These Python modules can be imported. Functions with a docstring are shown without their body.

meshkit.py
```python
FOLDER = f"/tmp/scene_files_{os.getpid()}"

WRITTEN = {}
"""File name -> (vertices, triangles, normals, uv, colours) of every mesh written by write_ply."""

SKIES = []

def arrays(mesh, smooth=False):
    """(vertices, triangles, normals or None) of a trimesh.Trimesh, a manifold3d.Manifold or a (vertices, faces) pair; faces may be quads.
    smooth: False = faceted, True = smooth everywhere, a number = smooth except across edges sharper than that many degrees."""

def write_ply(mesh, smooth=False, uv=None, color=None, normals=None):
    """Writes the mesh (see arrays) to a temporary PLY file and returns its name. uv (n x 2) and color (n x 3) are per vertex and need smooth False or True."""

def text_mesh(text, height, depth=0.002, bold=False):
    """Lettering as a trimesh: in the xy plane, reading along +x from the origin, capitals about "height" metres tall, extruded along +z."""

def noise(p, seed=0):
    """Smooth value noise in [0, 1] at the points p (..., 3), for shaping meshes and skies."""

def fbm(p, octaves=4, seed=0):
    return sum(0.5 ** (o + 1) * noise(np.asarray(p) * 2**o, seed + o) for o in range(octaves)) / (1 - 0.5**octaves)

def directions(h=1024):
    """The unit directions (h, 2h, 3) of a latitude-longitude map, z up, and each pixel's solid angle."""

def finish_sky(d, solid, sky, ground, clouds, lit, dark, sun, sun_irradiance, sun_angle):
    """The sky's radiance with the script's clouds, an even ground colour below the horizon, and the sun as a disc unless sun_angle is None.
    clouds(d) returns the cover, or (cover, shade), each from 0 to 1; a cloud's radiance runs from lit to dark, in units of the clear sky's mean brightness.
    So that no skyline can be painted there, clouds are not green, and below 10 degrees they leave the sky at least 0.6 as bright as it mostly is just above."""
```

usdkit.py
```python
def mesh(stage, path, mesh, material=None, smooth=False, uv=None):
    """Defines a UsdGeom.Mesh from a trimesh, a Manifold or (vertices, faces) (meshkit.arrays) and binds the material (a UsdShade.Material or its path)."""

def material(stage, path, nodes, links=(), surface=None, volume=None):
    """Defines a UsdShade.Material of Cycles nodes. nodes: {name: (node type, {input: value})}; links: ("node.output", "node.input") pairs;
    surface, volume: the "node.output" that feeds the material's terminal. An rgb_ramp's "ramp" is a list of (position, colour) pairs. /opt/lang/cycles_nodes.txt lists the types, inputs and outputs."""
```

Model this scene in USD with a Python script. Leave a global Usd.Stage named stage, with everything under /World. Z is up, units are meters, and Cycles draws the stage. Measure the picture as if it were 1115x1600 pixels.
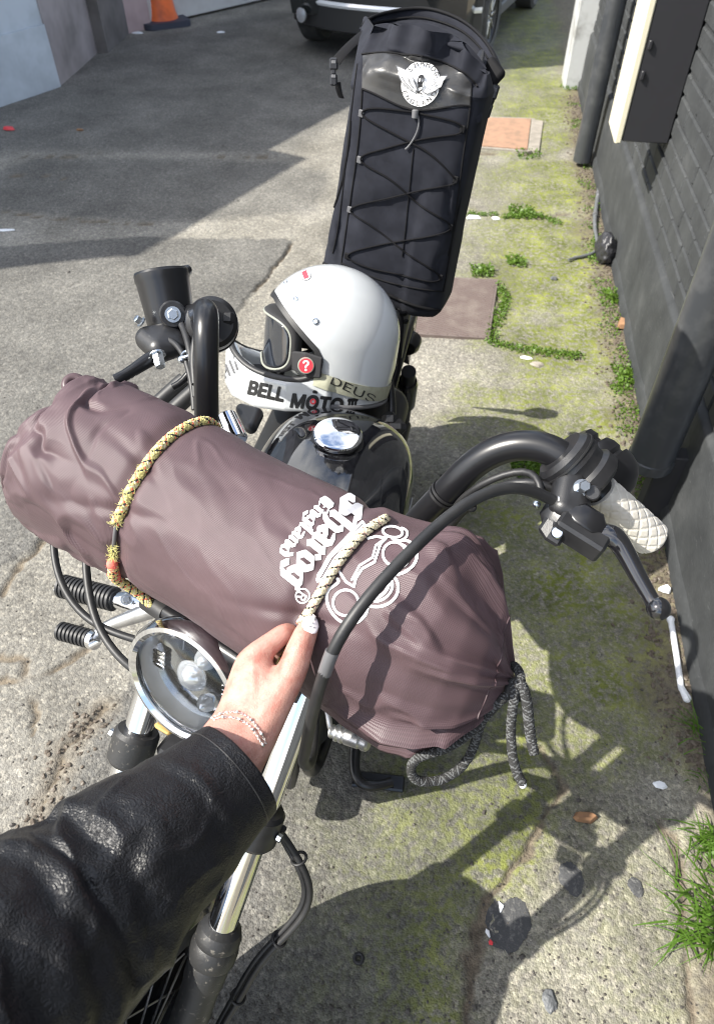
import math, random
import numpy as np
import trimesh, manifold3d
from scipy.interpolate import CubicSpline, LinearNDInterpolator, NearestNDInterpolator
from shapely.geometry import Polygon, LineString, Point, MultiPolygon, box as sbox
from shapely.ops import unary_union
from shapely import affinity
import usdkit, meshkit
from pxr import Usd, UsdGeom, UsdLux, UsdShade, Sdf, Gf, Vt

rng = np.random.default_rng(7)
random.seed(7)
stage = Usd.Stage.CreateInMemory()
UsdGeom.SetStageUpAxis(stage, 'Z')
UsdGeom.SetStageMetersPerUnit(stage, 1.0)
UsdGeom.Xform.Define(stage, '/World')

# ------------------------------------------------------------------ camera, sky, sun, exposure
CAM = np.array([0, 0, 1.70]); FPX = 1100.0; PITCH = math.radians(46.0)
SUN_AZ = np.array([-0.97, -0.24]); SUN_EL = math.radians(45)
SKY_STRENGTH, SUN_INTENSITY, EXPOSURE = 0.15, 1.20, 1.06
cam = UsdGeom.Camera.Define(stage, '/World/camera')
cam.AddTranslateOp().Set(Gf.Vec3d(*CAM)); cam.AddRotateXOp().Set(90 - math.degrees(PITCH))
cam.CreateFocalLengthAttr(5.5); cam.CreateHorizontalApertureAttr(5.5 * 1115 / FPX)
cam.CreateFStopAttr(1.9); cam.CreateFocusDistanceAttr(0.88); cam.CreateExposureAttr(EXPOSURE)
cam.CreateClippingRangeAttr(Gf.Vec2f(0.02, 500))
sun_h = SUN_AZ / np.linalg.norm(SUN_AZ)
SUN = np.array([sun_h[0] * math.cos(SUN_EL), sun_h[1] * math.cos(SUN_EL), math.sin(SUN_EL)])
sky = UsdLux.DomeLight.Define(stage, '/World/sky')
sky.GetPrim().SetCustomDataByKey('kind', 'structure')
usdkit.material(stage, '/World/Looks/sky', {
    't': ('sky_texture', {'sky_type': 'single_scattering', 'sun_disc': False, 'sun_elevation': SUN_EL,
                          'sun_rotation': math.atan2(SUN[0], SUN[1]), 'aerosol_density': 1.6}),
    'tc': ('texture_coordinate', {}), 'n': ('noise_texture', {'scale': 2.2, 'detail': 6.0, 'roughness': 0.55}),
    'r': ('rgb_ramp', {'ramp': [(0.47, (0, 0, 0)), (0.62, (1, 1, 1))]}),
    'm': ('mix', {'color2': (7.5, 7.6, 7.8)}),
    'b': ('background_shader', {'strength': SKY_STRENGTH})},
    [('tc.generated', 'n.vector'), ('n.fac', 'r.fac'), ('r.color', 'm.fac'), ('t.color', 'm.color1'), ('m.color', 'b.color')], surface='b.background')
UsdShade.MaterialBindingAPI.Apply(sky.GetPrim()).Bind(UsdShade.Material.Get(stage, '/World/Looks/sky'))
sun = UsdLux.DistantLight.Define(stage, '/World/sun')
sun.CreateNormalizeAttr(True); sun.CreateIntensityAttr(SUN_INTENSITY); sun.CreateAngleAttr(0.5); sun.CreateColorAttr(Gf.Vec3f(1, .955, .87))
_z = SUN; _x = np.cross([0, 0, 1.0], _z); _x /= np.linalg.norm(_x); _y = np.cross(_z, _x)
sun.AddTransformOp().Set(Gf.Matrix4d(*_x, 0, *_y, 0, *_z, 0, -6, -2, 9, 1))

# ------------------------------------------------------------------ geometry helpers
def V(*a): return np.array(a, float)
def nrm(v): v = np.asarray(v, float); return v / np.linalg.norm(v)
RGT = V(1, 0, 0); FWD = V(0, math.cos(PITCH), -math.sin(PITCH)); UPC = V(0, math.sin(PITCH), math.cos(PITCH))
def P(px, py, d): return CAM + d * (FWD + (px - 557.5) / FPX * RGT + (800 - py) / FPX * UPC)   # a measured place: bearing and distance
def ray(px, py): return FWD + (px - 557.5) / FPX * RGT + (800 - py) / FPX * UPC
def G(px, py, z=0.0): r = ray(px, py); return CAM + r * ((z - CAM[2]) / r[2])
def PX(p):
    q = np.atleast_2d(p) - CAM; d = q @ FWD
    return np.stack([557.5 + FPX * (q @ RGT) / d, 800 - FPX * (q @ UPC) / d, d], 1)
WD = nrm(V(.158, .987, 0)); WN = V(-WD[1], WD[0], 0); W0 = V(.94, 1.03, 0)
def WP(s, z, off=0.0): return W0 + s * WD + off * WN + V(0, 0, z)
def Wray(px, py, off=0.0):
    r = ray(px, py); t = ((W0 + off * WN - CAM) @ WN) / (r @ WN); return CAM + r * t

def frames(pts):
    t = np.gradient(pts, axis=0); t /= np.maximum(np.linalg.norm(t, axis=1, keepdims=True), 1e-12)
    n = np.cross(t[0], [0, 0, 1.0]); n = n if np.linalg.norm(n) > 1e-3 else np.cross(t[0], [1.0, 0, 0]); n = nrm(n)
    ns = [n]
    for i in range(1, len(pts)):
        n = ns[-1] - t[i] * (ns[-1] @ t[i]); ns.append(nrm(n))
    ns = np.array(ns); return t, ns, np.cross(t, ns)
def spline(pts, step):
    pts = np.asarray(pts, float)
    if len(pts) == 2: L = np.linalg.norm(pts[1] - pts[0]); k = max(2, int(L / step) + 1); return np.linspace(pts[0], pts[1], k)
    s = np.concatenate([[0], np.cumsum(np.linalg.norm(np.diff(pts, axis=0), axis=1) ** .5)])
    cs = CubicSpline(s, pts); q = cs(np.linspace(0, s[-1], 400)); L = np.linalg.norm(np.diff(q, axis=0), axis=1).sum()
    return cs(np.linspace(0, s[-1], max(6, int(L / step) + 1)))
def loft(rings, cap=True, close=False):
    rings = np.asarray(rings); k, n = rings.shape[:2]; v = rings.reshape(-1, 3)
    i = np.arange(k if close else k - 1)[:, None]; j = np.arange(n)[None]; a = i * n + j; b = i * n + (j + 1) % n; i2 = (i + 1) % k
    c = i2 * n + (j + 1) % n; d = i2 * n + j
    f = np.concatenate([np.stack([a, b, c], -1).reshape(-1, 3), np.stack([a, c, d], -1).reshape(-1, 3)])
    if cap and not close:
        v = np.vstack([v, rings[0].mean(0), rings[-1].mean(0)]); j = np.arange(n)
        f = np.vstack([f, np.stack([np.full(n, k * n), (j + 1) % n, j], 1), np.stack([np.full(n, k * n + 1), (k - 1) * n + j, (k - 1) * n + (j + 1) % n], 1)])
    m = trimesh.Trimesh(v, f, process=False)
    if m.volume < 0: m.invert()
    return m
def tube(pts, r, n=14, step=.012, straight=False, flat=1.0, flat_dir=None):
    q = np.asarray(pts, float) if straight else spline(pts, step)
    rr = np.interp(np.linspace(0, 1, len(q)), np.linspace(0, 1, len(np.atleast_1d(r))), np.atleast_1d(r)) if np.ndim(r) else np.full(len(q), r)
    t, a, b = frames(q)
    if flat_dir is not None:
        a = np.asarray(flat_dir) - t * (t @ np.asarray(flat_dir))[:, None]; a /= np.linalg.norm(a, axis=1, keepdims=True); b = np.cross(t, a)
    th = np.linspace(0, 2 * np.pi, n, endpoint=False)
    m = loft(q[:, None] + rr[:, None, None] * (flat * np.cos(th)[None, :, None] * a[:, None] + np.sin(th)[None, :, None] * b[:, None]))
    L = np.concatenate([[0], np.cumsum(np.linalg.norm(np.diff(q, axis=0), axis=1))])
    uv = np.stack([np.repeat(L, n), np.tile(th / (2 * np.pi), len(q))], 1); m.metadata['uv'] = np.vstack([uv, [[0, 0], [L[-1], 0]]])
    return m
def basis(axis, ref=None):
    z = nrm(axis); ref = V(0, 0, 1) if ref is None else np.asarray(ref, float)
    x = ref - z * (ref @ z)
    x = nrm(x) if np.linalg.norm(x) > 1e-4 else nrm(np.cross(z, V(1, 0, 0)))
    return x, np.cross(z, x), z
def lathe(prof, o, axis, n=32, ref=None):
    x, y, z = basis(axis, ref); th = np.linspace(0, 2 * np.pi, n, endpoint=False); prof = np.asarray(prof, float)
    c = np.cos(th)[None, :, None] * x + np.sin(th)[None, :, None] * y
    return loft(np.asarray(o) + prof[:, 0][:, None, None] * c + prof[:, 1][:, None, None] * z)
def braided(path, R, pitch, strands, r, seed=0):
    """woven cord: strands wind both ways round the path, over and under; returns one mesh per strand"""
    q = spline(path, .0011); L = np.concatenate([[0], np.cumsum(np.linalg.norm(np.diff(q, axis=0), axis=1))]); t, a, b = frames(q); out = []
    for k in range(strands):
        sg = 1 if k % 2 else -1; ph = 2 * np.pi * (k // 2) / (strands / 2); th = sg * 2 * np.pi * L / pitch + ph
        rr = R + r * .55 * np.sin(sg * (strands / 2) * (2 * np.pi * L / pitch) * 1.0 + k * 1.7)
        out.append(tube(q + rr[:, None] * (np.cos(th)[:, None] * a + np.sin(th)[:, None] * b), r, 6, straight=True))
    return out
def ring(R, r, o, axis, n=48, m=10, sq=1.0):
    x, y, z = basis(axis); th = np.linspace(0, 2 * np.pi, n, endpoint=False); ph = np.linspace(0, 2 * np.pi, m, endpoint=False)
    d = np.cos(th)[:, None] * x + np.sin(th)[:, None] * y
    return loft(np.asarray(o) + (R + r * np.cos(ph))[None, :, None] * d[:, None] + (r * sq * np.sin(ph))[None, :, None] * z, close=True)
def cyl(a, b, r, r2=None, n=24, ch=0.0):
    a, b = np.asarray(a, float), np.asarray(b, float); L = np.linalg.norm(b - a); r2 = r if r2 is None else r2
    pr = [(r, 0), (r2, L)] if ch <= 0 else [(r - ch, 0), (r, ch), (r2, L - ch), (r2 - ch, L)]
    return lathe(pr, a, b - a, n)
def rbox(size, o, x, y, ch=.003):
    """box with chamfered edges; size along x, y, z of a frame at its centre o"""
    x = nrm(x); y = nrm(y - x * (np.asarray(y) @ x)); z = np.cross(x, y); h = np.asarray(size, float) / 2; ch = min(ch, h.min() * .9); pts = []
    for s in np.ndindex(2, 2, 2):
        s = np.array(s) * 2 - 1
        for k in range(3): c = h - ch; c = c.copy(); c[k] = h[k]; pts.append(s * c)
    m = trimesh.convex.convex_hull(np.array(pts)); m.vertices = np.asarray(o) + m.vertices @ np.stack([x, y, z]); return m
def hull(pts): return trimesh.convex.convex_hull(np.asarray(pts))
def sph(p, r, sub=2): m = trimesh.creation.icosphere(sub, r); m.apply_translation(p); return m
def cat(*ms):
    ms = [m for x in ms for m in (x if isinstance(x, (list, tuple)) else [x])]; return trimesh.util.concatenate(ms)
def prism(poly, z0, z1):
    m = trimesh.creation.extrude_polygon(Polygon(poly) if not isinstance(poly, Polygon) else poly, z1 - z0); m.apply_translation([0, 0, z0]); return m
def sphere_pts(r, n=2): return trimesh.creation.icosphere(n, r).vertices
def bones(chain, n=2):
    """union of hulls of spheres: [(p, r, q, s), ...] or lists of (p, r)"""
    out = []
    for c in chain:
        out.append(manifold3d.Manifold.hull_points(np.vstack([np.asarray(p) + sphere_pts(r, n) for p, r in c])))
    return manifold3d.Manifold.batch_boolean(out, manifold3d.OpType.Add)
def to_tm(man):
    m = man.to_mesh(); t = trimesh.Trimesh(np.array(m.vert_properties[:, :3], float), np.array(m.tri_verts), process=True); return t
def to_man(t): return manifold3d.Manifold(manifold3d.Mesh(np.asarray(t.vertices, np.float32), np.asarray(t.faces, np.uint32)))
def sheet_px(poly, mesh, lift=.0008, edge=4.0, smooth=None, down=False):
    """lays a flat print or panel, drawn as seen, on the surface of mesh: real points on it, lifted along its normal"""
    polys = [g for g in (poly.geoms if hasattr(poly, 'geoms') else [poly]) if g.area > .01]; vs, fs, k = [], [], 0
    for g in polys:
        v, f = trimesh.creation.triangulate_polygon(g, engine='earcut'); v3 = np.column_stack([v, np.zeros(len(v))])
        v3, f = trimesh.remesh.subdivide_to_size(v3, f, edge, max_iter=12); vs.append(v3[:, :2]); fs.append(f + k); k += len(v3)
    v, f = np.vstack(vs), np.vstack(fs)
    d = np.array([ray(*p) for p in v]); d /= np.linalg.norm(d, axis=1, keepdims=True)
    loc, ir, it = mesh.ray.intersects_location(np.tile(CAM, (len(v), 1)), d, multiple_hits=False)
    pos = np.full((len(v), 3), np.nan); nor = np.zeros((len(v), 3)); pos[ir] = loc; bc = trimesh.triangles.points_to_barycentric(mesh.triangles[it], loc); nor[ir] = (mesh.vertex_normals[mesh.faces[it]] * bc[..., None]).sum(1); nor /= np.maximum(np.linalg.norm(nor, axis=1, keepdims=True), 1e-9)
    ok = ~np.isnan(pos[:, 0])
    if not ok.any(): raise ValueError('sheet_px misses')
    if (~ok).any():
        near = NearestNDInterpolator(v[ok], np.arange(ok.sum()))(v[~ok]).astype(int); src = np.nonzero(ok)[0][near]
        pos[~ok] = pos[src]; nor[~ok] = nor[src]
    out = trimesh.Trimesh(pos + nor * lift, f, process=False)
    keep = np.linalg.norm(np.cross(out.vertices[f[:, 1]] - out.vertices[f[:, 0]], out.vertices[f[:, 2]] - out.vertices[f[:, 0]]), axis=1) > 1e-12
    out = trimesh.Trimesh(out.vertices, f[keep], process=False); out.remove_unreferenced_vertices()
    if len(out.faces) and ((out.face_normals * (out.triangles_center - CAM)).sum(1) > 0).mean() > .5: out.invert()
    return out
def on_px(pts, mesh, lift=0.0, step=4.0):
    """a path drawn as seen -> points on the surface of mesh, lifted along its (smoothed) normal"""
    pts = spline(np.column_stack([np.asarray(pts, float), np.zeros(len(pts))]), step)[:, :2]
    d = np.array([ray(*p) for p in pts]); d /= np.linalg.norm(d, axis=1, keepdims=True)
    loc, ir, it = mesh.ray.intersects_location(np.tile(CAM, (len(pts), 1)), d, multiple_hits=False)
    o = np.argsort(ir); loc, it = loc[o], it[o]
    if len(ir) < 2:
        dm = (mesh.centroid - CAM) @ FWD; loc, _, it = trimesh.proximity.closest_point(mesh, np.array([P(*q, dm * .93) for q in pts]))
    nn = mesh.face_normals[it]
    k = np.ones(5) / 5
    for c in range(3):
        if len(nn) > 8: nn[:, c] = np.convolve(np.pad(nn[:, c], 2, mode='edge'), k, 'valid')
    nn /= np.linalg.norm(nn, axis=1, keepdims=True)
    return loc + nn * lift
def text_poly(text, h=1.0, bold=False):
    m = meshkit.text_mesh(text, h, depth=.01, bold=bold); f = m.faces[np.all(np.abs(m.vertices[m.faces][:, :, 2]) < 1e-6, axis=1)]
    return unary_union([Polygon(m.vertices[t][:, :2]) for t in f]).buffer(0)
def place_poly(g, o, ux, uy):
    """maps the plane of g to pixels: origin o, unit vectors ux, uy"""
    return affinity.affine_transform(g, [ux[0], uy[0], ux[1], uy[1], o[0], o[1]])

# ------------------------------------------------------------------ things, parts, names
used = {}
def numbered(parent, name):
    k = used.get((parent, name), -1) + 1; used[(parent, name)] = k
    return f'{parent}/{name}' + (f'_{k:03d}' if k else '')
def tag(prim, label=None, cat=None, group=None, kind=None):
    for k, v in (('label', label), ('category', cat), ('group', group), ('kind', kind)):
        if v: prim.SetCustomDataByKey(k, v)
def emit(path, mesh, mat, smooth, uv=None, color=None):
    if len(mesh.faces) and mesh.faces.max() + 1 != len(mesh.vertices) or not np.isfinite(mesh.vertices).all(): print('check', path, len(mesh.vertices), mesh.faces.max() + 1)
    if uv is not None or color is not None: smooth = True if smooth else False
    p = usdkit.mesh(stage, path, mesh, M[mat] if isinstance(mat, str) else mat, smooth=smooth, uv=uv)
    if color is not None:
        UsdGeom.PrimvarsAPI(p).CreatePrimvar('mask', Sdf.ValueTypeNames.Color3fArray, 'vertex').Set(Vt.Vec3fArray.FromNumpy(np.asarray(color, np.float32)))
    return p
class Thing:
    def __init__(s, name, label, cat, o=(0, 0, 0), group=None, kind=None):
        s.o = np.asarray(o, float); s.path = numbered('/World', name)
        x = UsdGeom.Xform.Define(stage, s.path); x.AddTranslateOp().Set(Gf.Vec3d(*map(float, s.o))); tag(x.GetPrim(), label, cat, group, kind)
    def add(s, name, mesh, mat, smooth=40, parent=None, label=None, uv=None, color=None, kind=None):
        mesh = mesh.copy() if isinstance(mesh, trimesh.Trimesh) else to_tm(mesh); mesh.apply_translation(-s.o)
        path = numbered(parent or s.path, name); p = emit(path, mesh, mat, smooth, uv, color); tag(p.GetPrim(), label, kind=kind); return path
def single(name, label, cat, mesh, mat, smooth=40, o=None, group=None, kind=None, uv=None, color=None):
    mesh = mesh.copy(); o = np.array([*mesh.bounds.mean(0)[:2], mesh.bounds[0][2]]) if o is None else np.asarray(o, float); mesh.apply_translation(-o)
    p = emit(numbered('/World', name), mesh, mat, smooth, uv, color); UsdGeom.Xformable(p).AddTranslateOp().Set(Gf.Vec3d(*map(float, o)))
    tag(p.GetPrim(), label, cat, group, kind); return p

# ------------------------------------------------------------------ materials
M = {}
def mat(name, base, rough=.5, metal=0.0, var=None, bump=None, **kw):
    """plain principled material; var = (scale, second colour, low, high): colour mottling; bump = (scale, strength, distance)"""
    nodes = {'p': ('principled_bsdf', {'base_color': base, 'roughness': rough, 'metallic': metal, **kw}), 'tc': ('texture_coordinate', {})}; links = []
    if var:
        nodes['n'] = ('noise_texture', {'scale': var[0], 'detail': 5.0, 'roughness': .6}); nodes['r'] = ('rgb_ramp', {'ramp': [(var[2], base), (var[3], var[1])]})
        links += [('tc.object', 'n.vector'), ('n.fac', 'r.fac'), ('r.color', 'p.base_color')]
    if bump:
        nodes['bn'] = ('noise_texture', {'scale': bump[0], 'detail': 4.0, 'roughness': .6}); nodes['b'] = ('bump', {'strength': bump[1], 'distance': bump[2]})
        links += [('tc.object', 'bn.vector'), ('bn.fac', 'b.height'), ('b.normal', 'p.normal')]
    M[name] = usdkit.material(stage, '/World/Looks/' + name, nodes, links, surface='p.BSDF')
mat('satin_black', (.007, .007, .008), .30, bump=(900, .04, .0004))
mat('gloss_black', (.006, .006, .007), .06, coat_weight=1.0, coat_roughness=.03, var=(30, (.008, .008, .009), .4, .6))
mat('cast_black', (.008, .008, .009), .38, bump=(700, .25, .0006), var=(14, (.026, .026, .027), .45, .75))
mat('rubber', (.010, .010, .011), .5, bump=(400, .12, .0008), var=(20, (.024, .024, .024), .4, .7))
mat('dusty_black', (.016, .016, .016), .5, var=(120, (.17, .155, .13), .60, .78), bump=(300, .3, .001))
mat('chrome', (.82, .82, .83), .04, 1.0, bump=(18, .012, .002))
mat('worn_chrome', (.80, .81, .83), .06, 1.0, var=(160, (.55, .54, .52), .70, .84))
mat('aluminium', (.62, .62, .62), .34, 1.0, var=(40, (.45, .45, .45), .45, .7))
mat('steel_bolt', (.60, .64, .68), .25, 1.0)
mat('tyre', (.018, .018, .018), .75, var=(25, (.045, .042, .038), .45, .75), bump=(200, .3, .001))
mat('grip_rubber', (.62, .59, .53), .55, var=(50, (.50, .47, .41), .45, .75))
mat('seat_vinyl', (.012, .012, .012), .45, bump=(500, .2, .0006))
mat('orange_lens', (.75, .20, .02), .12, coat_weight=1.0, transmission_weight=.3)
mat('white_paint_print', (.80, .80, .82), .5, var=(200, (.66, .64, .66), .55, .8))
mat('helmet_white', (.48, .50, .51), .16, coat_weight=.8, coat_roughness=.05, var=(9, (.455, .475, .49), .4, .65))
mat('black_print', (.012, .012, .012), .4)
mat('red_print', (.72, .05, .07), .35)
mat('white_print', (.82, .82, .82), .35)
mat('foam_black', (.02, .02, .022), .85, bump=(300, .2, .001))
mat('grey_trim', (.10, .10, .105), .4)
mat('goggle_rim', (.26, .27, .23), .35)
mat('strap_khaki', (.36, .36, .27), .75, var=(80, (.30, .30, .22), .4, .7), bump=(900, .3, .0006))
mat('goggle_lens', (.010, .012, .016), .05, coat_weight=1.0, coat_roughness=.02)
mat('pack_fabric', (.0115, .0125, .0175), .8, var=(22, (.019, .0205, .028), .40, .72), bump=(1100, .35, .0006), specular_ior_level=.14, sheen_weight=.03, sheen_roughness=.5)
mat('pack_leather', (.020, .020, .021), .36, var=(14, (.045, .043, .040), .45, .75), bump=(500, .35, .0006))
mat('webbing', (.006, .006, .007), .75, bump=(900, .35, .0006), specular_ior_level=.18)
mat('cord_black', (.006, .006, .007), .8, specular_ior_level=.12)
mat('tab_grey', (.10, .10, .105), .6)
mat('print_black', (.02, .02, .022), .6)
mat('nail_white', (.80, .74, .76), .12, coat_weight=1.0)
mat('rhinestone', (.78, .78, .74), .08, .9)
mat('silver', (.85, .82, .78), .18, 1.0)
mat('cone_orange', (.78, .16, .045), .5, var=(8, (.55, .11, .04), .45, .7))
mat('cone_base', (.035, .04, .06), .6)
mat('reflective', (.75, .75, .75), .3)
mat('car_paint', (.010, .011, .011), .12, coat_weight=1.0)
mat('car_plastic', (.022, .022, .022), .5)
mat('car_glass', (.02, .025, .028), .03, coat_weight=1.0)
mat('car_strip', (.78, .80, .82), .15, .3)
mat('lamp_glass', (.55, .56, .58), .08, .6)
mat('lamp_inner', (.74, .75, .77), .30, .85)
mat('dark_metal', (.03, .03, .03), .4)
mat('alloy', (.55, .53, .48), .28, 1.0)
mat('cream_paint', (.62, .58, .44), .45, var=(7, (.64, .60, .47), .5, .8))
mat('box_black', (.022, .022, .025), .4, bump=(250, .06, .0006))
mat('pipe_paint', (.040, .043, .047), .30, var=(9, (.085, .088, .09), .5, .8), bump=(60, .35, .002))
mat('white_render', (.42, .43, .43), .75, var=(5, (.24, .24, .23), .48, .66), bump=(40, .4, .004))
mat('blue_render', (.40, .45, .50), .75, var=(2.4, (.24, .27, .30), .38, .72), bump=(60, .3, .003))
mat('mauve_render', (.30, .275, .28), .8, var=(2.8, (.16, .15, .15), .38, .72), bump=(50, .4, .004))
mat('dark_render', (.16, .15, .145), .85, var=(4, (.09, .085, .08), .4, .7), bump=(45, .5, .006))
mat('pink_render', (.40, .31, .31), .8, var=(3, (.28, .21, .21), .4, .7), bump=(50, .3, .003))
mat('door_white', (.50, .50, .49), .55, var=(2.5, (.38, .37, .36), .45, .7))
mat('slate', (.06, .06, .065), .7)
mat('rust_plate', (.34, .20, .13), .8, var=(16, (.23, .15, .10), .4, .7), bump=(120, .4, .002))
mat('iron_plate', (.125, .095, .085), .6, var=(12, (.18, .15, .13), .45, .75), bump=(140, .3, .002))
mat('kerb_stone', (.30, .27, .23), .85, var=(14, (.20, .18, .15), .4, .7), bump=(120, .5, .003))
mat('litter_white', (.78, .80, .82), .45)
mat('litter_red', (.70, .05, .06), .4)
mat('litter_brown', (.26, .14, .07), .8, var=(30, (.16, .09, .05), .4, .7))
mat('stone', (.30, .28, .25), .85, var=(50, (.16, .15, .14), .4, .7), bump=(200, .5, .002))
mat('tar', (.060, .061, .063), .9, var=(120, (.15, .148, .14), .52, .72), bump=(220, .6, .003))
mat('cable_jacket', (.10, .105, .11), .55, var=(30, (.20, .20, .21), .55, .7))
mat('yarn_cream', (.60, .53, .36), .85); mat('yarn_yellow', (.56, .50, .20), .85); mat('yarn_red', (.66, .17, .10), .85); mat('yarn_pink', (.62, .42, .32), .85); mat('yarn_black', (.02, .02, .02), .8); mat('yarn_grey', (.095, .098, .10), .8)
mat('yellow_bracket', (.45, .30, .10), .5)

# glass pane: clear, with mirror reflection by angle
M['clear_glass'] = usdkit.material(stage, '/World/Looks/clear_glass', {'t': ('transparent_bsdf', {'color': (.93, .95, .96)}), 'g': ('glossy_bsdf', {'roughness': .03, 'color': (1, 1, 1)}),
    'f': ('fresnel', {'IOR': 1.5}), 'm': ('mix_closure', {})}, [('f.fac', 'm.fac'), ('t.BSDF', 'm.closure1'), ('g.BSDF', 'm.closure2')], surface='m.closure')
# leaves and grass
def leafmat(name, a, b):
    M[name] = usdkit.material(stage, '/World/Looks/' + name, {'gi': ('geometry', {}), 'r': ('rgb_ramp', {'ramp': [(0, a), (1, b)]}), 'p': ('principled_bsdf', {'roughness': .5}), 't': ('translucent_bsdf', {}), 'm': ('mix_closure', {'fac': .35})},
        [('gi.random_per_island', 'r.fac'), ('r.color', 'p.base_color'), ('r.color', 't.color'), ('p.BSDF', 'm.closure1'), ('t.BSDF', 'm.closure2')], surface='m.closure')
leafmat('grass_blade', (.085, .17, .02), (.30, .36, .07)); leafmat('weed_leaf', (.10, .18, .02), (.22, .32, .05)); leafmat('pebble_mix', (.10, .09, .08), (.70, .68, .63))
leafmat('chip_mix', (.16, .13, .10), (.52, .44, .36))
# bag cloth: fine ribbed weave
M['bag_cloth'] = usdkit.material(stage, '/World/Looks/bag_cloth', {
    'tc': ('texture_coordinate', {}), 'n': ('noise_texture', {'scale': 14.0, 'detail': 5.0}), 'r': ('rgb_ramp', {'ramp': [(.3, (.072, .046, .051)), (.7, (.093, .060, .066))]}),
    'uv': ('uvmap', {'attribute': 'st'}), 'w': ('wave_texture', {'scale': 200.0, 'bands_direction': 'y', 'distortion': .6, 'detail': 1.0, 'detail_scale': 3.0}),
    'w2': ('wave_texture', {'scale': 215.0, 'bands_direction': 'x', 'distortion': .6, 'detail': 1.0, 'detail_scale': 3.0}), 'mx': ('math', {'math_type': 'add'}),
    'mr': ('map_range', {'from_min': 0.0, 'from_max': 2.0, 'to_min': .84, 'to_max': 1.16}), 'mu': ('vector_math', {'math_type': 'scale'}),
    'b': ('bump', {'strength': .28, 'distance': .0006}), 'p': ('principled_bsdf', {'roughness': .42, 'specular_ior_level': .34})},
    [('tc.object', 'n.vector'), ('n.fac', 'r.fac'), ('uv.UV', 'w.vector'), ('uv.UV', 'w2.vector'), ('w.fac', 'mx.value1'), ('w2.fac', 'mx.value2'), ('mx.value', 'mr.value'),
     ('r.color', 'mu.vector1'), ('mr.result', 'mu.scale'), ('mu.vector', 'p.base_color'), ('mx.value', 'b.height'), ('b.normal', 'p.normal')], surface='p.BSDF')
# leather: pebble grain
M['leather'] = usdkit.material(stage, '/World/Looks/leather', {
    'tc': ('texture_coordinate', {}), 'n': ('noise_texture', {'scale': 20.0, 'detail': 3.0}), 'nw': ('noise_texture', {'scale': 60.0, 'detail': 2.0}), 'mv': ('mix_vector', {'fac': .02}),
    'v': ('voronoi_texture', {'scale': 620.0, 'feature': 'smooth_f1', 'smoothness': .25}), 'v2': ('noise_texture', {'scale': 160.0, 'detail': 2.0}), 'sc': ('math', {'math_type': 'multiply', 'value2': .25}),
    'a': ('math', {'math_type': 'subtract'}), 'b': ('bump', {'strength': .6, 'distance': .0010}),
    'rr': ('map_range', {'from_min': .3, 'from_max': .7, 'to_min': .34, 'to_max': .48}),
    'p': ('principled_bsdf', {'base_color': (.005, .005, .006), 'specular_ior_level': .42})},
    [('tc.object', 'n.vector'), ('tc.object', 'nw.vector'), ('tc.object', 'mv.a'), ('nw.color', 'mv.b'), ('mv.result', 'v.vector'), ('tc.object', 'v2.vector'), ('v2.fac', 'sc.value1'), ('sc.value', 'a.value1'), ('v.distance', 'a.value2'), ('a.value', 'b.height'),
     ('b.normal', 'p.normal'), ('n.fac', 'rr.value'), ('rr.result', 'p.roughness')], surface='p.BSDF')
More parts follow.
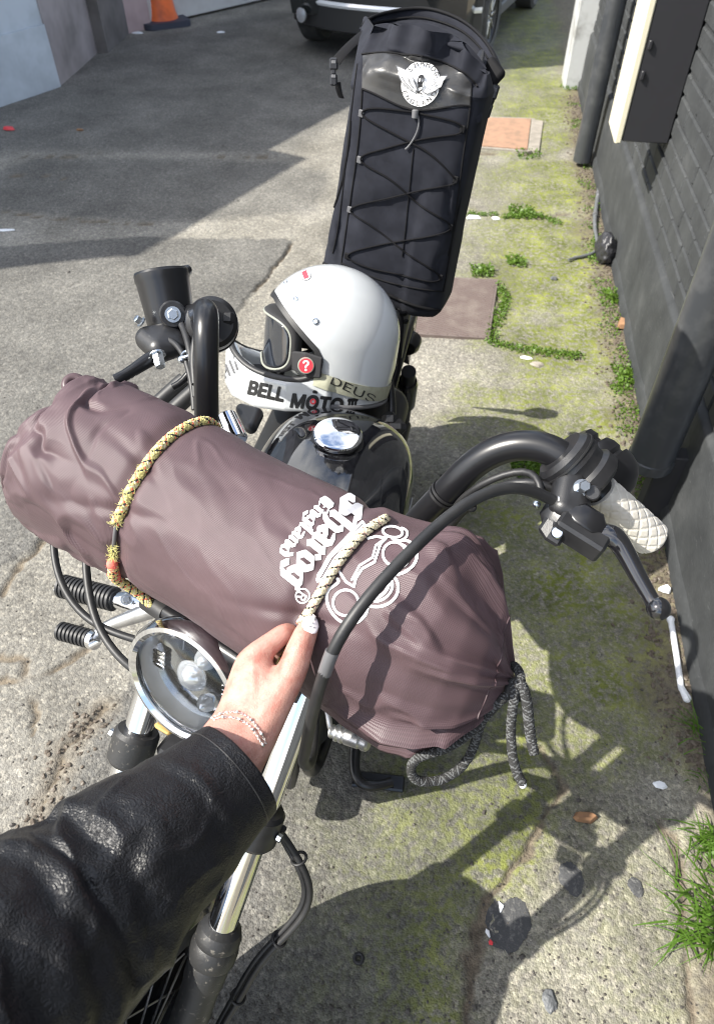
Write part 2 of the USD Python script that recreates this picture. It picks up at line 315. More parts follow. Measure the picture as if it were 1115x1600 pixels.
# skin
M['skin'] = usdkit.material(stage, '/World/Looks/skin', {
    'tc': ('texture_coordinate', {}), 'n': ('noise_texture', {'scale': 55.0, 'detail': 6.0, 'roughness': .65}), 'r': ('rgb_ramp', {'ramp': [(.34, (.35, .135, .105)), (.52, (.405, .215, .172)), (.72, (.43, .25, .208))]}),
    'n2': ('noise_texture', {'scale': 420.0, 'detail': 3.0}), 'v': ('voronoi_texture', {'scale': 480.0, 'feature': 'distance_to_edge'}), 'a': ('math', {'math_type': 'add'}), 'b': ('bump', {'strength': .40, 'distance': .0009}),
    'p': ('principled_bsdf', {'roughness': .5, 'specular_ior_level': .35, 'subsurface_weight': .12, 'subsurface_radius': (1, .3, .18), 'subsurface_scale': .003})},
    [('tc.object', 'n.vector'), ('n.fac', 'r.fac'), ('r.color', 'p.base_color'), ('tc.object', 'n2.vector'), ('tc.object', 'v.vector'), ('n2.fac', 'a.value1'), ('v.distance', 'a.value2'), ('a.value', 'b.height'), ('b.normal', 'p.normal')], surface='p.BSDF')
# ------------------------------------------------------------------ ground: one sheet, finer near the bike
def axis_pts(lo, hi, step, far_lo, far_hi, gr):
    a = list(np.arange(lo, hi + 1e-6, step)); s = step; x = a[-1]
    while x < far_hi: s *= gr; x += s; a.append(x)
    s = step; x = a[0]; pre = []
    while x > far_lo: s *= gr; x -= s; pre.append(x)
    return np.array(pre[::-1] + a)
gx = axis_pts(-1.5, 1.35, .0085, -60, 60, 1.035); gy = axis_pts(.15, 3.2, .0085, -60, 70, 1.03)
XX, YY = np.meshgrid(gx, gy); gp = np.stack([XX.ravel(), YY.ravel()], 1)
def fb(p, s, o=4, seed=0): return meshkit.fbm(np.column_stack([p * s, np.full(len(p), .37 + seed)]), o, seed)
def gpoly(px): return np.array([G(*q)[:2] for q in px])
def sdist(p, poly):
    """signed distance to a polygon outline, positive inside; p already jittered"""
    d = np.full(len(p), 1e9); inside = np.zeros(len(p), bool)
    for a, b in zip(poly, np.roll(poly, -1, axis=0)):
        e = b - a; t = np.clip(((p - a) @ e) / max(e @ e, 1e-12), 0, 1); d = np.minimum(d, np.linalg.norm(p - a - t[:, None] * e, axis=1))
        c = (a[1] > p[:, 1]) != (b[1] > p[:, 1])
        with np.errstate(divide='ignore', invalid='ignore'): inside ^= c & (p[:, 0] < (b[0] - a[0]) * (p[:, 1] - a[1]) / (b[1] - a[1]) + a[0])
    return np.where(inside, d, -d)
def ldist(p, line):
    d = np.full(len(p), 1e9)
    for a, b in zip(line[:-1], line[1:]):
        e = b - a; t = np.clip(((p - a) @ e) / max(e @ e, 1e-12), 0, 1); d = np.minimum(d, np.linalg.norm(p - a - t[:, None] * e, axis=1))
    return d
jit = np.stack([fb(gp, 5, 4, 1) - .5, fb(gp, 5, 4, 2) - .5], 1) * .12 + np.stack([fb(gp, 28, 3, 3) - .5, fb(gp, 28, 3, 4) - .5], 1) * .045
jp = gp + jit
sm = lambda x, a, b: np.clip((x - a) / (b - a), 0, 1) ** 2 * (3 - 2 * np.clip((x - a) / (b - a), 0, 1))
asph_a = gpoly([(-420, 392), (0, 383), (200, 372), (440, 372), (456, 381), (424, 425), (388, 470), (362, 500), (335, 555), (260, 640), (140, 760), (62, 850), (-60, 930), (-420, 1080)])
asph_b = gpoly([(-900, 300), (0, 262), (60, 243), (300, 246), (440, 250), (520, 270), (500, 330), (240, 350), (0, 330), (-900, 380)])
asph_c = gpoly([(-700, 190), (60, 120), (190, 60), (400, 20), (900, -40), (920, 80), (780, 150), (540, 190), (455, 243), (200, 242), (0, 240), (-700, 270)])
near_asph = gpoly([(-200, 1560), (0, 1400), (150, 1130), (230, 1010), (420, 1010), (640, 1040), (850, 1090), (830, 1190), (870, 1235), (820, 1340), (745, 1400), (690, 1500), (640, 1700), (-200, 2100)])
rough_l = gpoly([(-300, 960), (60, 850), (150, 790), (260, 660), (330, 640), (300, 900), (235, 1005), (150, 1125), (0, 1395), (-300, 1600)])
dA, dB, dC, dN, dR = (sdist(jp, q) for q in (asph_a, asph_b, asph_c, near_asph, rough_l))
asph = np.maximum.reduce([sm(dA, -.01, .015), .8 * sm(dB, -.03, .06), .85 * sm(dC, -.1, .2), 1.0 * sm(dN, -.02, .04), .35 * sm(dR, -.02, .04)])
crack_lines = [gpoly(q) for q in ([(456, 381), (424, 425), (388, 470), (362, 500), (335, 555)], [(62, 850), (150, 770), (200, 735)], [(0, 928), (62, 852)], [(0, 1062), (45, 1056), (90, 1046), (150, 1010)], [(0, 1020), (40, 1022), (48, 1060), (52, 1110), (40, 1145)],
     [(0, 1400), (40, 1330), (100, 1170), (160, 1105)], [(845, 1165), (880, 1235), (820, 1335), (760, 1400), (735, 1500), (725, 1600)], [(735, 328), (830, 340), (930, 325)], [(705, 440), (775, 445), (770, 530), (830, 548), (905, 560)], [(0, 245), (150, 240), (330, 243), (455, 243)], [(0, 330), (120, 345), (240, 350)], [(930, 190), (900, 235), (700, 240)],
     [(1010, 1240), (1060, 1330), (1075, 1500), (1080, 1600)], [(-100, 285), (40, 270), (110, 275)])]
dcr = np.minimum.reduce([ldist(jp, l) for l in crack_lines]); cw = .002 + .018 * np.clip(fb(gp, 9, 3, 14) - .32, 0, 1) / .5; crack = (1 - sm(dcr, cw * .35, cw + .004)) * sm(fb(gp, 6, 3, 15), .30, .42)
dwall = (gp - W0[:2]) @ WN[:2]
wallband = 1 - sm(dwall + (fb(gp, 4, 3, 5) - .5) * .25, .03, .22)
n_low = fb(gp, 1.6, 4, 6); n_mid = fb(gp, 7, 4, 7); n_hi = fb(gp, 40, 3, 8)
rightness = np.maximum(1 - sm(dwall, .35, 1.15), .0)
moss = np.clip(sm(n_low * .55 + n_mid * .45 + rightness * .22, .52, .70), 0, 1) * rightness
moss = np.maximum(moss, .9 * (1 - sm(dcr, .01, .07)) * rightness * sm(n_mid, .35, .55))
near_moss = sm(n_mid * .6 + fb(gp, 18, 3, 9) * .4, .48, .66) * (1 - sm(gp[:, 1], 1.15, 1.7)) * sm(gp[:, 0], -.1, .25) * .9
moss = np.maximum(moss, near_moss) * (1 - .4 * crack)
pale = gpoly([(880, 1235), (1000, 1180), (1120, 1240), (1200, 1700), (740, 1700), (700, 1500), (780, 1400), (830, 1330)]); dP = sdist(jp, pale)
sandy = sm(dP, -.02, .06)
moss *= (1 - .75 * sandy) * (.62 + .38 * sm(fb(gp, 2.6, 3, 23) * .6 + n_mid * .4, .40, .56))
dirt = np.clip(np.maximum.reduce([crack, wallband * .85, (1 - sm(ldist(jp, crack_lines[5]), .015, .06)) * .5]), 0, 1)
H = (n_low - .5) * .012 + (n_mid - .5) * .007 + (n_hi - .5) * .0045 + sm(dA, -.004, .02) * .008 - crack * .009 + wallband * .012 * fb(gp, 22, 3, 11) + sandy * (fb(gp, 55, 3, 12) - .5) * .006
H += moss * fb(gp, 60, 3, 13) * .006
falloff = 1 - sm(np.hypot(gp[:, 0], gp[:, 1] - 2), 9, 16); H *= falloff; H += .004 * (1 - falloff)
H -= .004
def ground_z(x, y):
    i = np.clip(np.searchsorted(gy, y), 0, len(gy) - 1); j = np.clip(np.searchsorted(gx, x), 0, len(gx) - 1); return H[i * len(gx) + j]
nx, ny = len(gx), len(gy); ii, jj = np.meshgrid(np.arange(ny - 1), np.arange(nx - 1), indexing='ij'); a = (ii * nx + jj).ravel()
gf = np.concatenate([np.stack([a, a + 1, a + nx + 1], 1), np.stack([a, a + nx + 1, a + nx], 1)])
gmesh = trimesh.Trimesh(np.column_stack([gp, H]), gf, process=False)
M['ground'] = usdkit.material(stage, '/World/Looks/ground', {
    'g': ('geometry', {}), 'at': ('attribute', {'attribute': 'mask'}), 'sep': ('separate_color', {}),
    'n1': ('noise_texture', {'scale': 2.3, 'detail': 9.0, 'roughness': .62}), 'n2': ('noise_texture', {'scale': 46.0, 'detail': 5.0, 'roughness': .65}), 'n3': ('noise_texture', {'scale': 9.0, 'detail': 6.0, 'roughness': .6}),
    'v': ('voronoi_texture', {'scale': 125.0}), 'vs': ('separate_color', {}), 'v2': ('voronoi_texture', {'scale': 260.0}), 'v2s': ('separate_color', {}),
    'rc': ('rgb_ramp', {'ramp': [(.30, (.135, .128, .112)), (.52, (.225, .215, .190)), (.72, (.305, .292, .262))]}),
    'ra': ('rgb_ramp', {'ramp': [(.30, (.090, .088, .083)), (.55, (.135, .132, .124)), (.75, (.180, .175, .163))]}),
    'm1': ('mix', {}),
    'agg': ('rgb_ramp', {'ramp': [(0, (.58, .56, .54)), (.45, (.92, .92, .92)), (.80, (1.12, 1.10, 1.06)), (.93, (1.45, 1.42, 1.35)), (1, (1.7, 1.66, 1.6))]}),
    'agg2': ('rgb_ramp', {'ramp': [(0, (.72, .72, .72)), (.6, (1.0, 1.0, 1.0)), (1, (1.35, 1.33, 1.28))]}),
    'mu': ('mix', {'mix_type': 'multiply', 'fac': .62}), 'mu2': ('mix', {'mix_type': 'multiply', 'fac': .8}),
    'n2r': ('rgb_ramp', {'ramp': [(.3, (.72, .71, .70)), (.7, (1.24, 1.24, 1.22))]}), 'mu3': ('mix', {'mix_type': 'multiply', 'fac': .8}),
    'rm': ('rgb_ramp', {'ramp': [(.30, (.060, .070, .016)), (.52, (.135, .155, .024)), (.72, (.25, .275, .040))]}),
    'mr': ('map_range', {'from_min': .40, 'from_max': .56, 'to_min': .12, 'to_max': 1.0, 'clamp': True}), 'mm': ('math', {'math_type': 'multiply'}), 'm2': ('mix', {}),
    'rd': ('rgb_ramp', {'ramp': [(.3, (.060, .050, .038)), (.7, (.20, .165, .12))]}), 'm3': ('mix', {}),
    'hb': ('math', {'math_type': 'add'}), 'hb2': ('math', {'math_type': 'add'}), 'b': ('bump', {'strength': .55, 'distance': .003, 'invert': True}), 'p': ('principled_bsdf', {'roughness': .86, 'specular_ior_level': .3})},
    [('g.position', x + '.vector') for x in ('n1', 'n2', 'n3', 'v', 'v2')] + [('at.color', 'sep.color'), ('n1.fac', 'rc.fac'), ('n1.fac', 'ra.fac'), ('sep.r', 'm1.fac'), ('rc.color', 'm1.color1'), ('ra.color', 'm1.color2'),
     ('v.color', 'vs.color'), ('vs.r', 'agg.fac'), ('m1.color', 'mu.color1'), ('agg.color', 'mu.color2'), ('v2.color', 'v2s.color'), ('v2s.g', 'agg2.fac'), ('mu.color', 'mu2.color1'), ('agg2.color', 'mu2.color2'),
     ('n2.fac', 'n2r.fac'), ('mu2.color', 'mu3.color1'), ('n2r.color', 'mu3.color2'), ('n3.fac', 'rm.fac'), ('n2.fac', 'mr.value'), ('mr.result', 'mm.value1'), ('sep.g', 'mm.value2'), ('mm.value', 'm2.fac'), ('mu3.color', 'm2.color1'), ('rm.color', 'm2.color2'),
     ('n2.fac', 'rd.fac'), ('sep.b', 'm3.fac'), ('m2.color', 'm3.color1'), ('rd.color', 'm3.color2'), ('m3.color', 'p.base_color'), ('v.distance', 'hb.value1'), ('n2.fac', 'hb.value2'), ('hb.value', 'hb2.value1'), ('v2.distance', 'hb2.value2'), ('hb2.value', 'b.height'), ('b.normal', 'p.normal')], surface='p.BSDF')
gprim = emit(numbered('/World', 'ground'), gmesh, 'ground', True, color=np.stack([asph, moss, dirt], 1)); tag(gprim.GetPrim(), kind='structure')

# ------------------------------------------------------------------ painted brick wall on the right, brick by brick
M['wall_paint'] = usdkit.material(stage, '/World/Looks/wall_paint', {
    'g': ('geometry', {}), 'n': ('noise_texture', {'scale': 5.0, 'detail': 8.0, 'roughness': .65}), 'mp': ('mapping', {'scale': (14, 3, 22)}), 'n2': ('noise_texture', {'scale': 6.0, 'detail': 8.0, 'roughness': .75, 'distortion': .8}), 'oi': ('object_info', {}),
    'r': ('rgb_ramp', {'ramp': [(.3, (.026, .028, .030)), (.55, (.042, .045, .047)), (.75, (.066, .069, .071))]}), 'r2': ('rgb_ramp', {'ramp': [(.60, (0, 0, 0)), (.72, (1, 1, 1))]}), 'm': ('mix', {'color2': (.15, .155, .157)}),
    'fs': ('math', {'math_type': 'multiply', 'value2': .75}), 'bn': ('noise_texture', {'scale': 90.0, 'detail': 5.0}), 'b': ('bump', {'strength': .45, 'distance': .003}), 'p': ('principled_bsdf', {'roughness': .72, 'specular_ior_level': .3})},
    [('g.position', 'n.vector'), ('g.position', 'mp.vector'), ('mp.vector', 'n2.vector'), ('n.fac', 'r.fac'), ('n2.fac', 'r2.fac'), ('r2.color', 'fs.value1'), ('fs.value', 'm.fac'), ('r.color', 'm.color1'), ('m.color', 'p.base_color'), ('g.position', 'bn.vector'), ('bn.fac', 'b.height'), ('b.normal', 'p.normal')], surface='p.BSDF')
def wbox(s0, s1, z0, z1, o0, o1, ch=.002):
    return rbox((s1 - s0, o1 - o0, z1 - z0), WP((s0 + s1) / 2, (z0 + z1) / 2, (o0 + o1) / 2), WD, WN, ch)
wall = Thing('brick_wall', 'long dark grey painted brick wall with smooth plinth along the right side of the alley', 'wall', WP(0, 0))
S0, S1 = -3.0, 5.36
wall.add('wall_core', wbox(S0, S1, -.1, 3.4, -.32, -.007), 'wall_paint', False)
pn = 60; zz = np.array([-.05, .1, .2, .3, .375, .385, .40]); oo = np.array([.022, .021, .02, .019, .017, .012, -.012])
ss = np.linspace(S0, S1, pn * 3); rows = []
for s_ in ss: rows.append([WP(s_, z_, o_ + .010 * (meshkit.fbm(np.array([[s_ * 3, z_ * 5, 0]]), 3, 5)[0] - .5)) for z_, o_ in zip(zz, oo)])
rows = np.array(rows); rows = np.concatenate([rows, rows[:, -1:] - WN * .1, rows[:, :1] - WN * .1], 1)
wall.add('plinth', loft(rows), 'wall_paint', 35)
vis, rest = [], []
for k in range(38):
    z0 = .402 + k * .077
    for j in range(-1, 38):
        s0 = S0 + j * .228 + (k % 2) * .114; a, b = max(s0, S0), min(s0 + .217, S1)
        if b - a < .04: continue
        pr = rng.uniform(-.0015, .0025); bm = wbox(a, b, z0, z0 + .066, -.03, .001 + pr, .006); bm.vertices += rng.normal(0, .0006, bm.vertices.shape)
        q = PX(WP((a + b) / 2, z0 + .033)); ok = q[0, 2] > .3 and -10 < q[0, 0] < 1135 and -25 < q[0, 1] < 1610
        (vis if ok else rest).append((q[0, 2], bm))
vis.sort(key=lambda t: t[0])
for d_, bm in vis[:290]: wall.add('brick', bm, 'wall_paint', False)
wall.add('brickwork', cat([b for _, b in vis[290:]] + [b for _, b in rest]), 'wall_paint', False, kind='stuff')
wall.add('coping', wbox(S0, S1, 3.33, 3.42, -.36, .05, .01), 'dark_render')
# flaking joint line above the plinth, skirting of tar
wall.add('tar_skirting', loft(np.array([[WP(s_, z_, o_) for z_, o_ in ((-.05, .03), (.035 + .02 * meshkit.noise(np.array([[s_ * 6, 1, 1]]))[0], .033), (.06 + .02 * meshkit.noise(np.array([[s_ * 6, 1, 1]]))[0], .02), (-.05, .0))] for s_ in np.linspace(S0, S1, 120)])), 'wall_paint', 50)

pier = Thing('wall_pier', 'pale flaking rendered pier at the far end of the dark brick wall', 'pier', WP(5.5, 0))
pb = Wray(905, 140); s_p = (pb - W0) @ WD
pier.add('shaft', wbox(S1 + .002, S1 + .36, -.05, 3.0, -.30, .14, .012), 'white_render', False); pier.add('cap', wbox(S1 - .02, S1 + .40, 3.0, 3.1, -.34, .18, .015), 'dark_render', False)
def pipe(name, label, px_bottom, off, r, top, z0=.03, tilt=0.0):
    q = Wray(*px_bottom, off); s_ = (q - W0) @ WD
    t = Thing(name, label, 'drainpipe', WP(s_, 0, off), group='drainpipes on the right-hand wall'); a = WP(s_, z0, off)
    t.add('pipe', cyl(a, WP(s_ + tilt, top, off), r, n=32), 'pipe_paint', 40)
    for z_ in (z0 + .02, 1.25, 2.6):
        t.add('collar', cyl(WP(s_, z_, off), WP(s_, z_ + .10, off), r + .012, n=32, ch=.006), 'pipe_paint', 40) if z_ > .3 else None
    for z_ in (1.20, 2.55): t.add('bracket', wbox(s_ - r - .05, s_ + r + .05, z_, z_ + .035, .003, off, .003), 'pipe_paint', False)
    return t, s_
big_pipe, s_big = pipe('drainpipe', 'thick scuffed black cast iron drainpipe standing nearest on the right-hand wall', (1014, 722), .118, .068, 3.3, z0=Wray(1014, 722, .118)[2])
zb_ = Wray(1014, 722, .118)[2]; print('pipe foot', zb_)
big_pipe.add('shoe_bracket', wbox(s_big - .03, s_big + .03, -.02, zb_ + .05, .004, .10, .004), 'box_black', False)
big_pipe.add('rim', lathe([(.058, -.004), (.070, -.004), (.0715, .0), (.0715, .03), (.0685, .034)], WP(s_big, zb_, .118), (0, 0, 1), 32), 'pipe_paint', 35)
far_pipe, s_far = pipe('drainpipe', 'far black drainpipe close beside the pale pier', (932, 142), .10, .055, 3.3)

# sign box: black box with cream front, high up on the wall
bs0 = (Wray(1043, 227) - W0) @ WD
sb_ = Thing('wall_cabinet', 'tall black box with a cream front fixed high on the dark brick wall', 'cabinet', WP(bs0 + .12, .68, .1))
sb_.add('casing', wbox(bs0, bs0 + .25, .68, 2.0, .003, .185, .004), 'box_black'); sb_.add('front_panel', wbox(bs0 - .004, bs0 + .254, .672, 2.01, .186, .214, .005), 'cream_paint')
for z_ in (.92, 1.02, 1.55): sb_.add('hinge', rbox((.012, .014, .03), WP(bs0 - .005, z_, .17), WD, WN, .003), 'box_black')

# ------------------------------------------------------------------ buildings on the left and at the back
E1 = nrm(V(.5, .86, 0)); N1 = V(-E1[1], E1[0], 0); A0 = V(-2.41, 6.44, 0); B0 = V(-2.34, 8.2, 0)
def quadwall(a, b, depth, z0, z1):
    a, b = np.asarray(a, float), np.asarray(b, float); d = nrm(b - a); n = V(-d[1], d[0], 0) * depth; return prism([a[:2], b[:2], (b + n)[:2], (a + n)[:2]], z0, z1)
lb = Thing('left_building', 'rendered blue-grey building at the upper left, stained dark at its foot', 'building', A0)
pa, pb2, pc = A0 - 4.4 * E1, A0 - 2.79 * E1, A0 - .6 * E1
lb.add('wall', quadwall(pa, pb2, 2.6, -.1, 3.5), 'blue_render', False); lb.add('wall', quadwall(pb2 + .002 * E1, pc, 2.6, -.1, 3.07), 'blue_render', False)
lb.add('wall', prism([(pc + .002 * E1)[:2], A0[:2], B0[:2], (B0 + V(-3, .3, 0))[:2], (pc + N1 * 2.6)[:2]], -.1, 4.6), 'blue_render', False)
lb.add('plinth', quadwall(A0 - 4.4 * E1 - N1 * .022, A0 - N1 * .022, .02, -.1, .42), 'blue_render', False)
d2 = nrm(B0 - A0); n2 = V(-d2[1], d2[0], 0)
lb.add('side_render', quadwall(A0 - n2 * .012 - E1 * .0, B0 - n2 * .012, .01, -.1, 4.5), 'mauve_render', False)
lb.add('buttress', quadwall(B0 - d2 * .75 - n2 * .11, B0 - n2 * .11, .095, -.1, 2.6), 'dark_render', False)
for i, (a_, b_, h_) in enumerate(((pa, pb2, 3.5), (pb2, pc, 3.07), (pc, A0, 4.6))): lb.add('coping', quadwall(a_ - N1 * .03 + E1 * .004, b_ - N1 * .03 - E1 * .004, .3, h_ + .002, h_ + .07), 'dark_render', False)
C1 = V(-2.05, 8.38, 0); C2 = V(-.90, 9.75, 0); d3 = nrm(C2 - C1); n3 = V(-d3[1], d3[0], 0)
gp_ = Thing('gate_pillar', 'pinkish rendered pillar between the left building and the white door', 'pillar', C1)
gp_.add('shaft', quadwall(C1 - d3 * .42, C1 - d3 * .004, .4, -.1, 2.6), 'pink_render', False); gp_.add('cap', quadwall(C1 - d3 * .45 - n3 * .03, C1 + d3 * .02 - n3 * .03, .46, 2.602, 2.7), 'dark_render', False)
gd = Thing('garage_door', 'white panelled garage door behind the traffic cone', 'garage door', (C1 + C2) / 2)
L3 = np.linalg.norm(C2 - C1)
for k in range(5): gd.add('panel', quadwall(C1 + n3 * .03, C2 + n3 * .03, .04, .02 + k * .44, .02 + k * .44 + .43), 'door_white', False)
gd.add('frame', quadwall(C1 + n3 * .075, C2 + n3 * .075, .03, 0, 2.3), 'dark_render', False)
bb = Thing('back_building', 'dark rendered building closing the end of the alley', 'building', C2)
bb.add('wall', quadwall(C2 + d3 * .01, C2 + d3 * 5.2, .4, -.1, 4.4), 'dark_render', False); bb.add('lintel', quadwall(C1 - d3 * .45, C2, .4, 2.705, 4.4), 'dark_render', False); bb.add('roof', quadwall(C1 - d3 * .5 - n3 * .08, C2 + d3 * 5.3 - n3 * .08, .7, 4.41, 4.5), 'slate', False)
wd = Thing('building_window', 'dark window in the building at the end of the alley', 'window', C2 + d3 * 2)
wd.add('frame', quadwall(C2 + d3 * 1.6 - n3 * .03, C2 + d3 * 2.8 - n3 * .03, .028, 1.4, 2.6), 'door_white', False); wd.add('pane', quadwall(C2 + d3 * 1.67 - n3 * .036, C2 + d3 * 2.73 - n3 * .036, .005, 1.47, 2.53), 'car_glass', False)

# ------------------------------------------------------------------ traffic cone
cb = G(254, 36); cb[2] = ground_z(cb[0], cb[1])
cone = Thing('traffic_cone', 'faded orange traffic cone on a dark square base by the white garage door', 'traffic cone', cb)
bx = sbox(-.24, -.24, .24, .24).buffer(-.08).buffer(.08); bm = trimesh.creation.extrude_polygon(bx, .05); bm.apply_transform(trimesh.transformations.rotation_matrix(.5, [0, 0, 1])); bm.apply_translation(cb)
cone.add('base', bm, 'cone_base', 30)
cone.add('body', lathe([(.0, .05), (.165, .05), (.160, .075), (.150, .10), (.045, .86), (.035, .875), (0, .875)], cb, (0, 0, 1), 40), 'cone_orange', 40)
cone.add('sleeve', lathe([(.126, .30), (.102, .50)], cb, (0, 0, 1), 40), 'reflective', 40)

# ------------------------------------------------------------------ parked car, seen from its front corner
cf = nrm(V(-.36, -.933, 0)); cr = V(cf[1], -cf[0], 0) * -1          # forward, and towards the alley wall
cr = nrm(V(.933, -.36, 0)); c0 = V(.36, 7.65, 0)
def CP(l, w, z): return c0 + l * cf + w * cr + V(0, 0, z)           # l ahead of the front axle
car = Thing('parked_car', 'dark parked car with a pale strip along its front bumper', 'car', CP(-1.0, 0, 0))
WBASE, R_W = 2.10, .30
prof = [(.56, .30), (.60, .52), (.50, .70), (-.35, .92), (-.55, .95), (-1.05, 1.40), (-1.5, 1.48), (-2.3, 1.44), (-2.62, 1.05), (-2.70, .85), (-2.70, .30)]
arch = lambda l: Point(l, R_W).buffer(R_W + .05, 24)
side = Polygon(prof).difference(arch(0)).difference(arch(-WBASE)).buffer(-.03).buffer(.03)
body = trimesh.creation.extrude_polygon(side, 1.66); v, f = trimesh.remesh.subdivide_to_size(body.vertices, body.faces, .12); z_, w_ = v[:, 1], v[:, 2] - .83
w2 = w_ * (1 - .16 * np.clip((z_ - .85) / .6, 0, 1) ** 1.3 - .05 * np.clip((v[:, 0] - .2) / .4, 0, 1) ** 2 - .04 * np.clip((.5 - z_) / .3, 0, 1))
bodym = trimesh.Trimesh(c0 + v[:, :1] * cf + w2[:, None] * cr + z_[:, None] * V(0, 0, 1), f, process=True); bodym.fix_normals()
body_path = car.add('body', bodym, 'car_paint', 35)
def arcbar(l_c, l_e, z0, z1, t, w=.86, n=15):
    u = np.linspace(-1, 1, n); return loft(np.array([[CP(l_c - (l_c - l_e) * abs(x) ** 2.6 + dl, x * w, z) for dl, z in ((0, z0), (t, z0 + .02), (t, z1 - .02), (0, z1))] for x in u]))
bump_path = car.add('bumper', arcbar(.60, .30, .20, .52, .05), 'car_plastic', 40)
car.add('bumper_strip', arcbar(.655, .37, .385, .425, .012), 'car_strip', 40, parent=bump_path)
for s_ in (-1, 1):
    car.add('fog_lamp', lathe([(.0, 0), (.05, 0), (.055, .02), (.03, .03), (0, .03)], CP(.60, s_ * .66, .31), cf + s_ * cr * .4, 24), 'lamp_glass', parent=bump_path)
    car.add('headlight', rbox((.34, .10, .13), CP(.47, s_ * .62, .66), nrm(cr * s_ - cf * .35), cf, .03), 'lamp_glass')
    car.add('mirror', rbox((.10, .20, .12), CP(-.62, s_ * .92, .98), cf, cr, .03), 'car_paint')
    car.add('sill', rbox((1.45, .04, .09), CP(-WBASE / 2, s_ * .815, .25), cf, cr, .01), 'car_plastic')
    for l_ in (0, -WBASE):
        o = CP(l_, s_ * .80, R_W)
        tp = car.add('wheel', lathe([(.20, -.10), (.27, -.105), (R_W, -.08), (R_W, .08), (.27, .105), (.20, .10), (.20, -.10)], o - cr * s_ * .02, cr * s_, 40), 'tyre')
        car.add('rim', lathe([(0, .05), (.05, .055), (.055, .03), (.165, .03), (.195, .075), (.205, .075), (.205, -.05), (0, -.05)], o - cr * s_ * .01, cr * s_, 40), 'dark_metal' if 'dark_metal' in M else 'cast_black', parent=tp)
        for k in range(10):
            an = 2 * np.pi * k / 10; u = math.cos(an) * cf + math.sin(an) * V(0, 0, 1); car.add('spoke', rbox((.15, .026, .022), o + u * .12 + cr * s_ * .045, u, np.cross(cr, u), .004), 'alloy', parent=tp)
win = [(-.62, .97), (-1.05, 1.34), (-1.5, 1.42), (-2.25, 1.38), (-2.5, 1.05)]
for s_ in (-1, 1):
    g_ = np.array([CP(l, s_ * (.838 * (1 - .16 * max(0, (z - .85) / .6) ** 1.3) + .004), z) for l, z in win]); g2 = g_ - cr * s_ * .01; car.add('side_window', hull(np.vstack([g_, g2])), 'car_glass', False)
ws = np.array([CP(l + .012, w, z + .012) for l, z, w in ((-.58, .955, -.74), (-.58, .955, .74), (-1.03, 1.375, .62), (-1.03, 1.375, -.62))]); car.add('windscreen', hull(np.vstack([ws, ws + V(0, 0, .008)])), 'car_glass', False)
car.add('grille', rbox((.7, .03, .08), CP(.60, 0, .58), cr, V(0, 0, 1), .008), 'car_plastic')
# ================================================================== motorcycle
Z = V(0, 0, 1)
FB = nrm(V(-.212, -.977, 0)); LB0 = V(-FB[1], FB[0], 0); LEAN = math.radians(6.0)
LB = LB0 * math.cos(LEAN) - Z * math.sin(LEAN); UB = Z * math.cos(LEAN) + LB0 * math.sin(LEAN); RB = V(-.020, 1.72, 0)
def B(f, l, u): return RB + f * FB + l * LB + u * UB        # forward of the rear axle, to the rider's left, up
FM = V(-.2304, .4146, .7193); FS = nrm(V(-.4877, -.8730, 0)); LS = V(.8713, -.4868, -.0616); FD = nrm(V(.324, .566, .758)); FH = .109
def K(t, l=0.0, f=0.0): return FM + t * FD + l * LS + f * FS  # along the fork from the lower clamp, to the left, forward
bike = Thing('motorcycle', 'black cruiser motorcycle with round headlight, high bars and luggage strapped on', 'motorcycle', B(.75, 0, 0))
A = bike.add
# --- fork
for s in (1, -1):
    A('fork_tube', cyl(K(-.42, s * FH), K(.38, s * FH), .0205, n=36), 'chrome' if s == 1 else 'worn_chrome')
    o, ax = K(-.635, s * FH), FD
    sp = A('fork_slider', lathe([(0, 0), (.024, 0), (.029, .01), (.029, .10), (.0275, .13), (.0275, .37), (.030, .385), (.0305, .408), (.028, .416), (.0335, .418), (.0345, .424), (.0345, .438), (.031, .446), (.0325, .449), (.0325, .458), (.029, .468), (.0215, .474)], o, ax, 40), 'dusty_black', 30)
    A('fork_clamp', lathe([(.0208, -.026), (.029, -.026), (.033, -.020), (.033, .020), (.029, .026), (.0208, .026)], K(0 if s == -1 else .0, s * FH), FD, 36), 'dusty_black' if s == -1 else 'cast_black', 30)
    A('clamp_bolt', cyl(K(.006, s * (FH + .034), .006), K(.006, s * (FH + .040), .006), .006, n=6), 'steel_bolt', False)
A('lower_triple_clamp', cat(rbox((2 * FH - .07, .05, .036), K(-.002, 0, -.03), LS, FS, .008), rbox((.085, .07, .04), K(-.002, 0, -.045), LS, FS, .012)), 'cast_black', 30)
A('upper_triple_clamp', cat(rbox((2 * FH + .06, .075, .030), K(.355, 0, -.02), LS, FS, .010)), 'cast_black', 30)
A('steering_head', cyl(K(-.01, 0, -.055), K(.35, 0, -.055), .033, n=28), 'satin_black')
A('headlight_bracket', cat(tube([K(.02, 0, -.01), K(.05, 0, .03), K(.10, 0, .045)], .014), rbox((.05, .04, .012), K(.0, .03, .03), LS, FS, .003)), 'cast_black')
A('bracket_tab', rbox((.026, .008, .030), P(262, 1135, .94), LS, FD, .003), 'yellow_bracket')
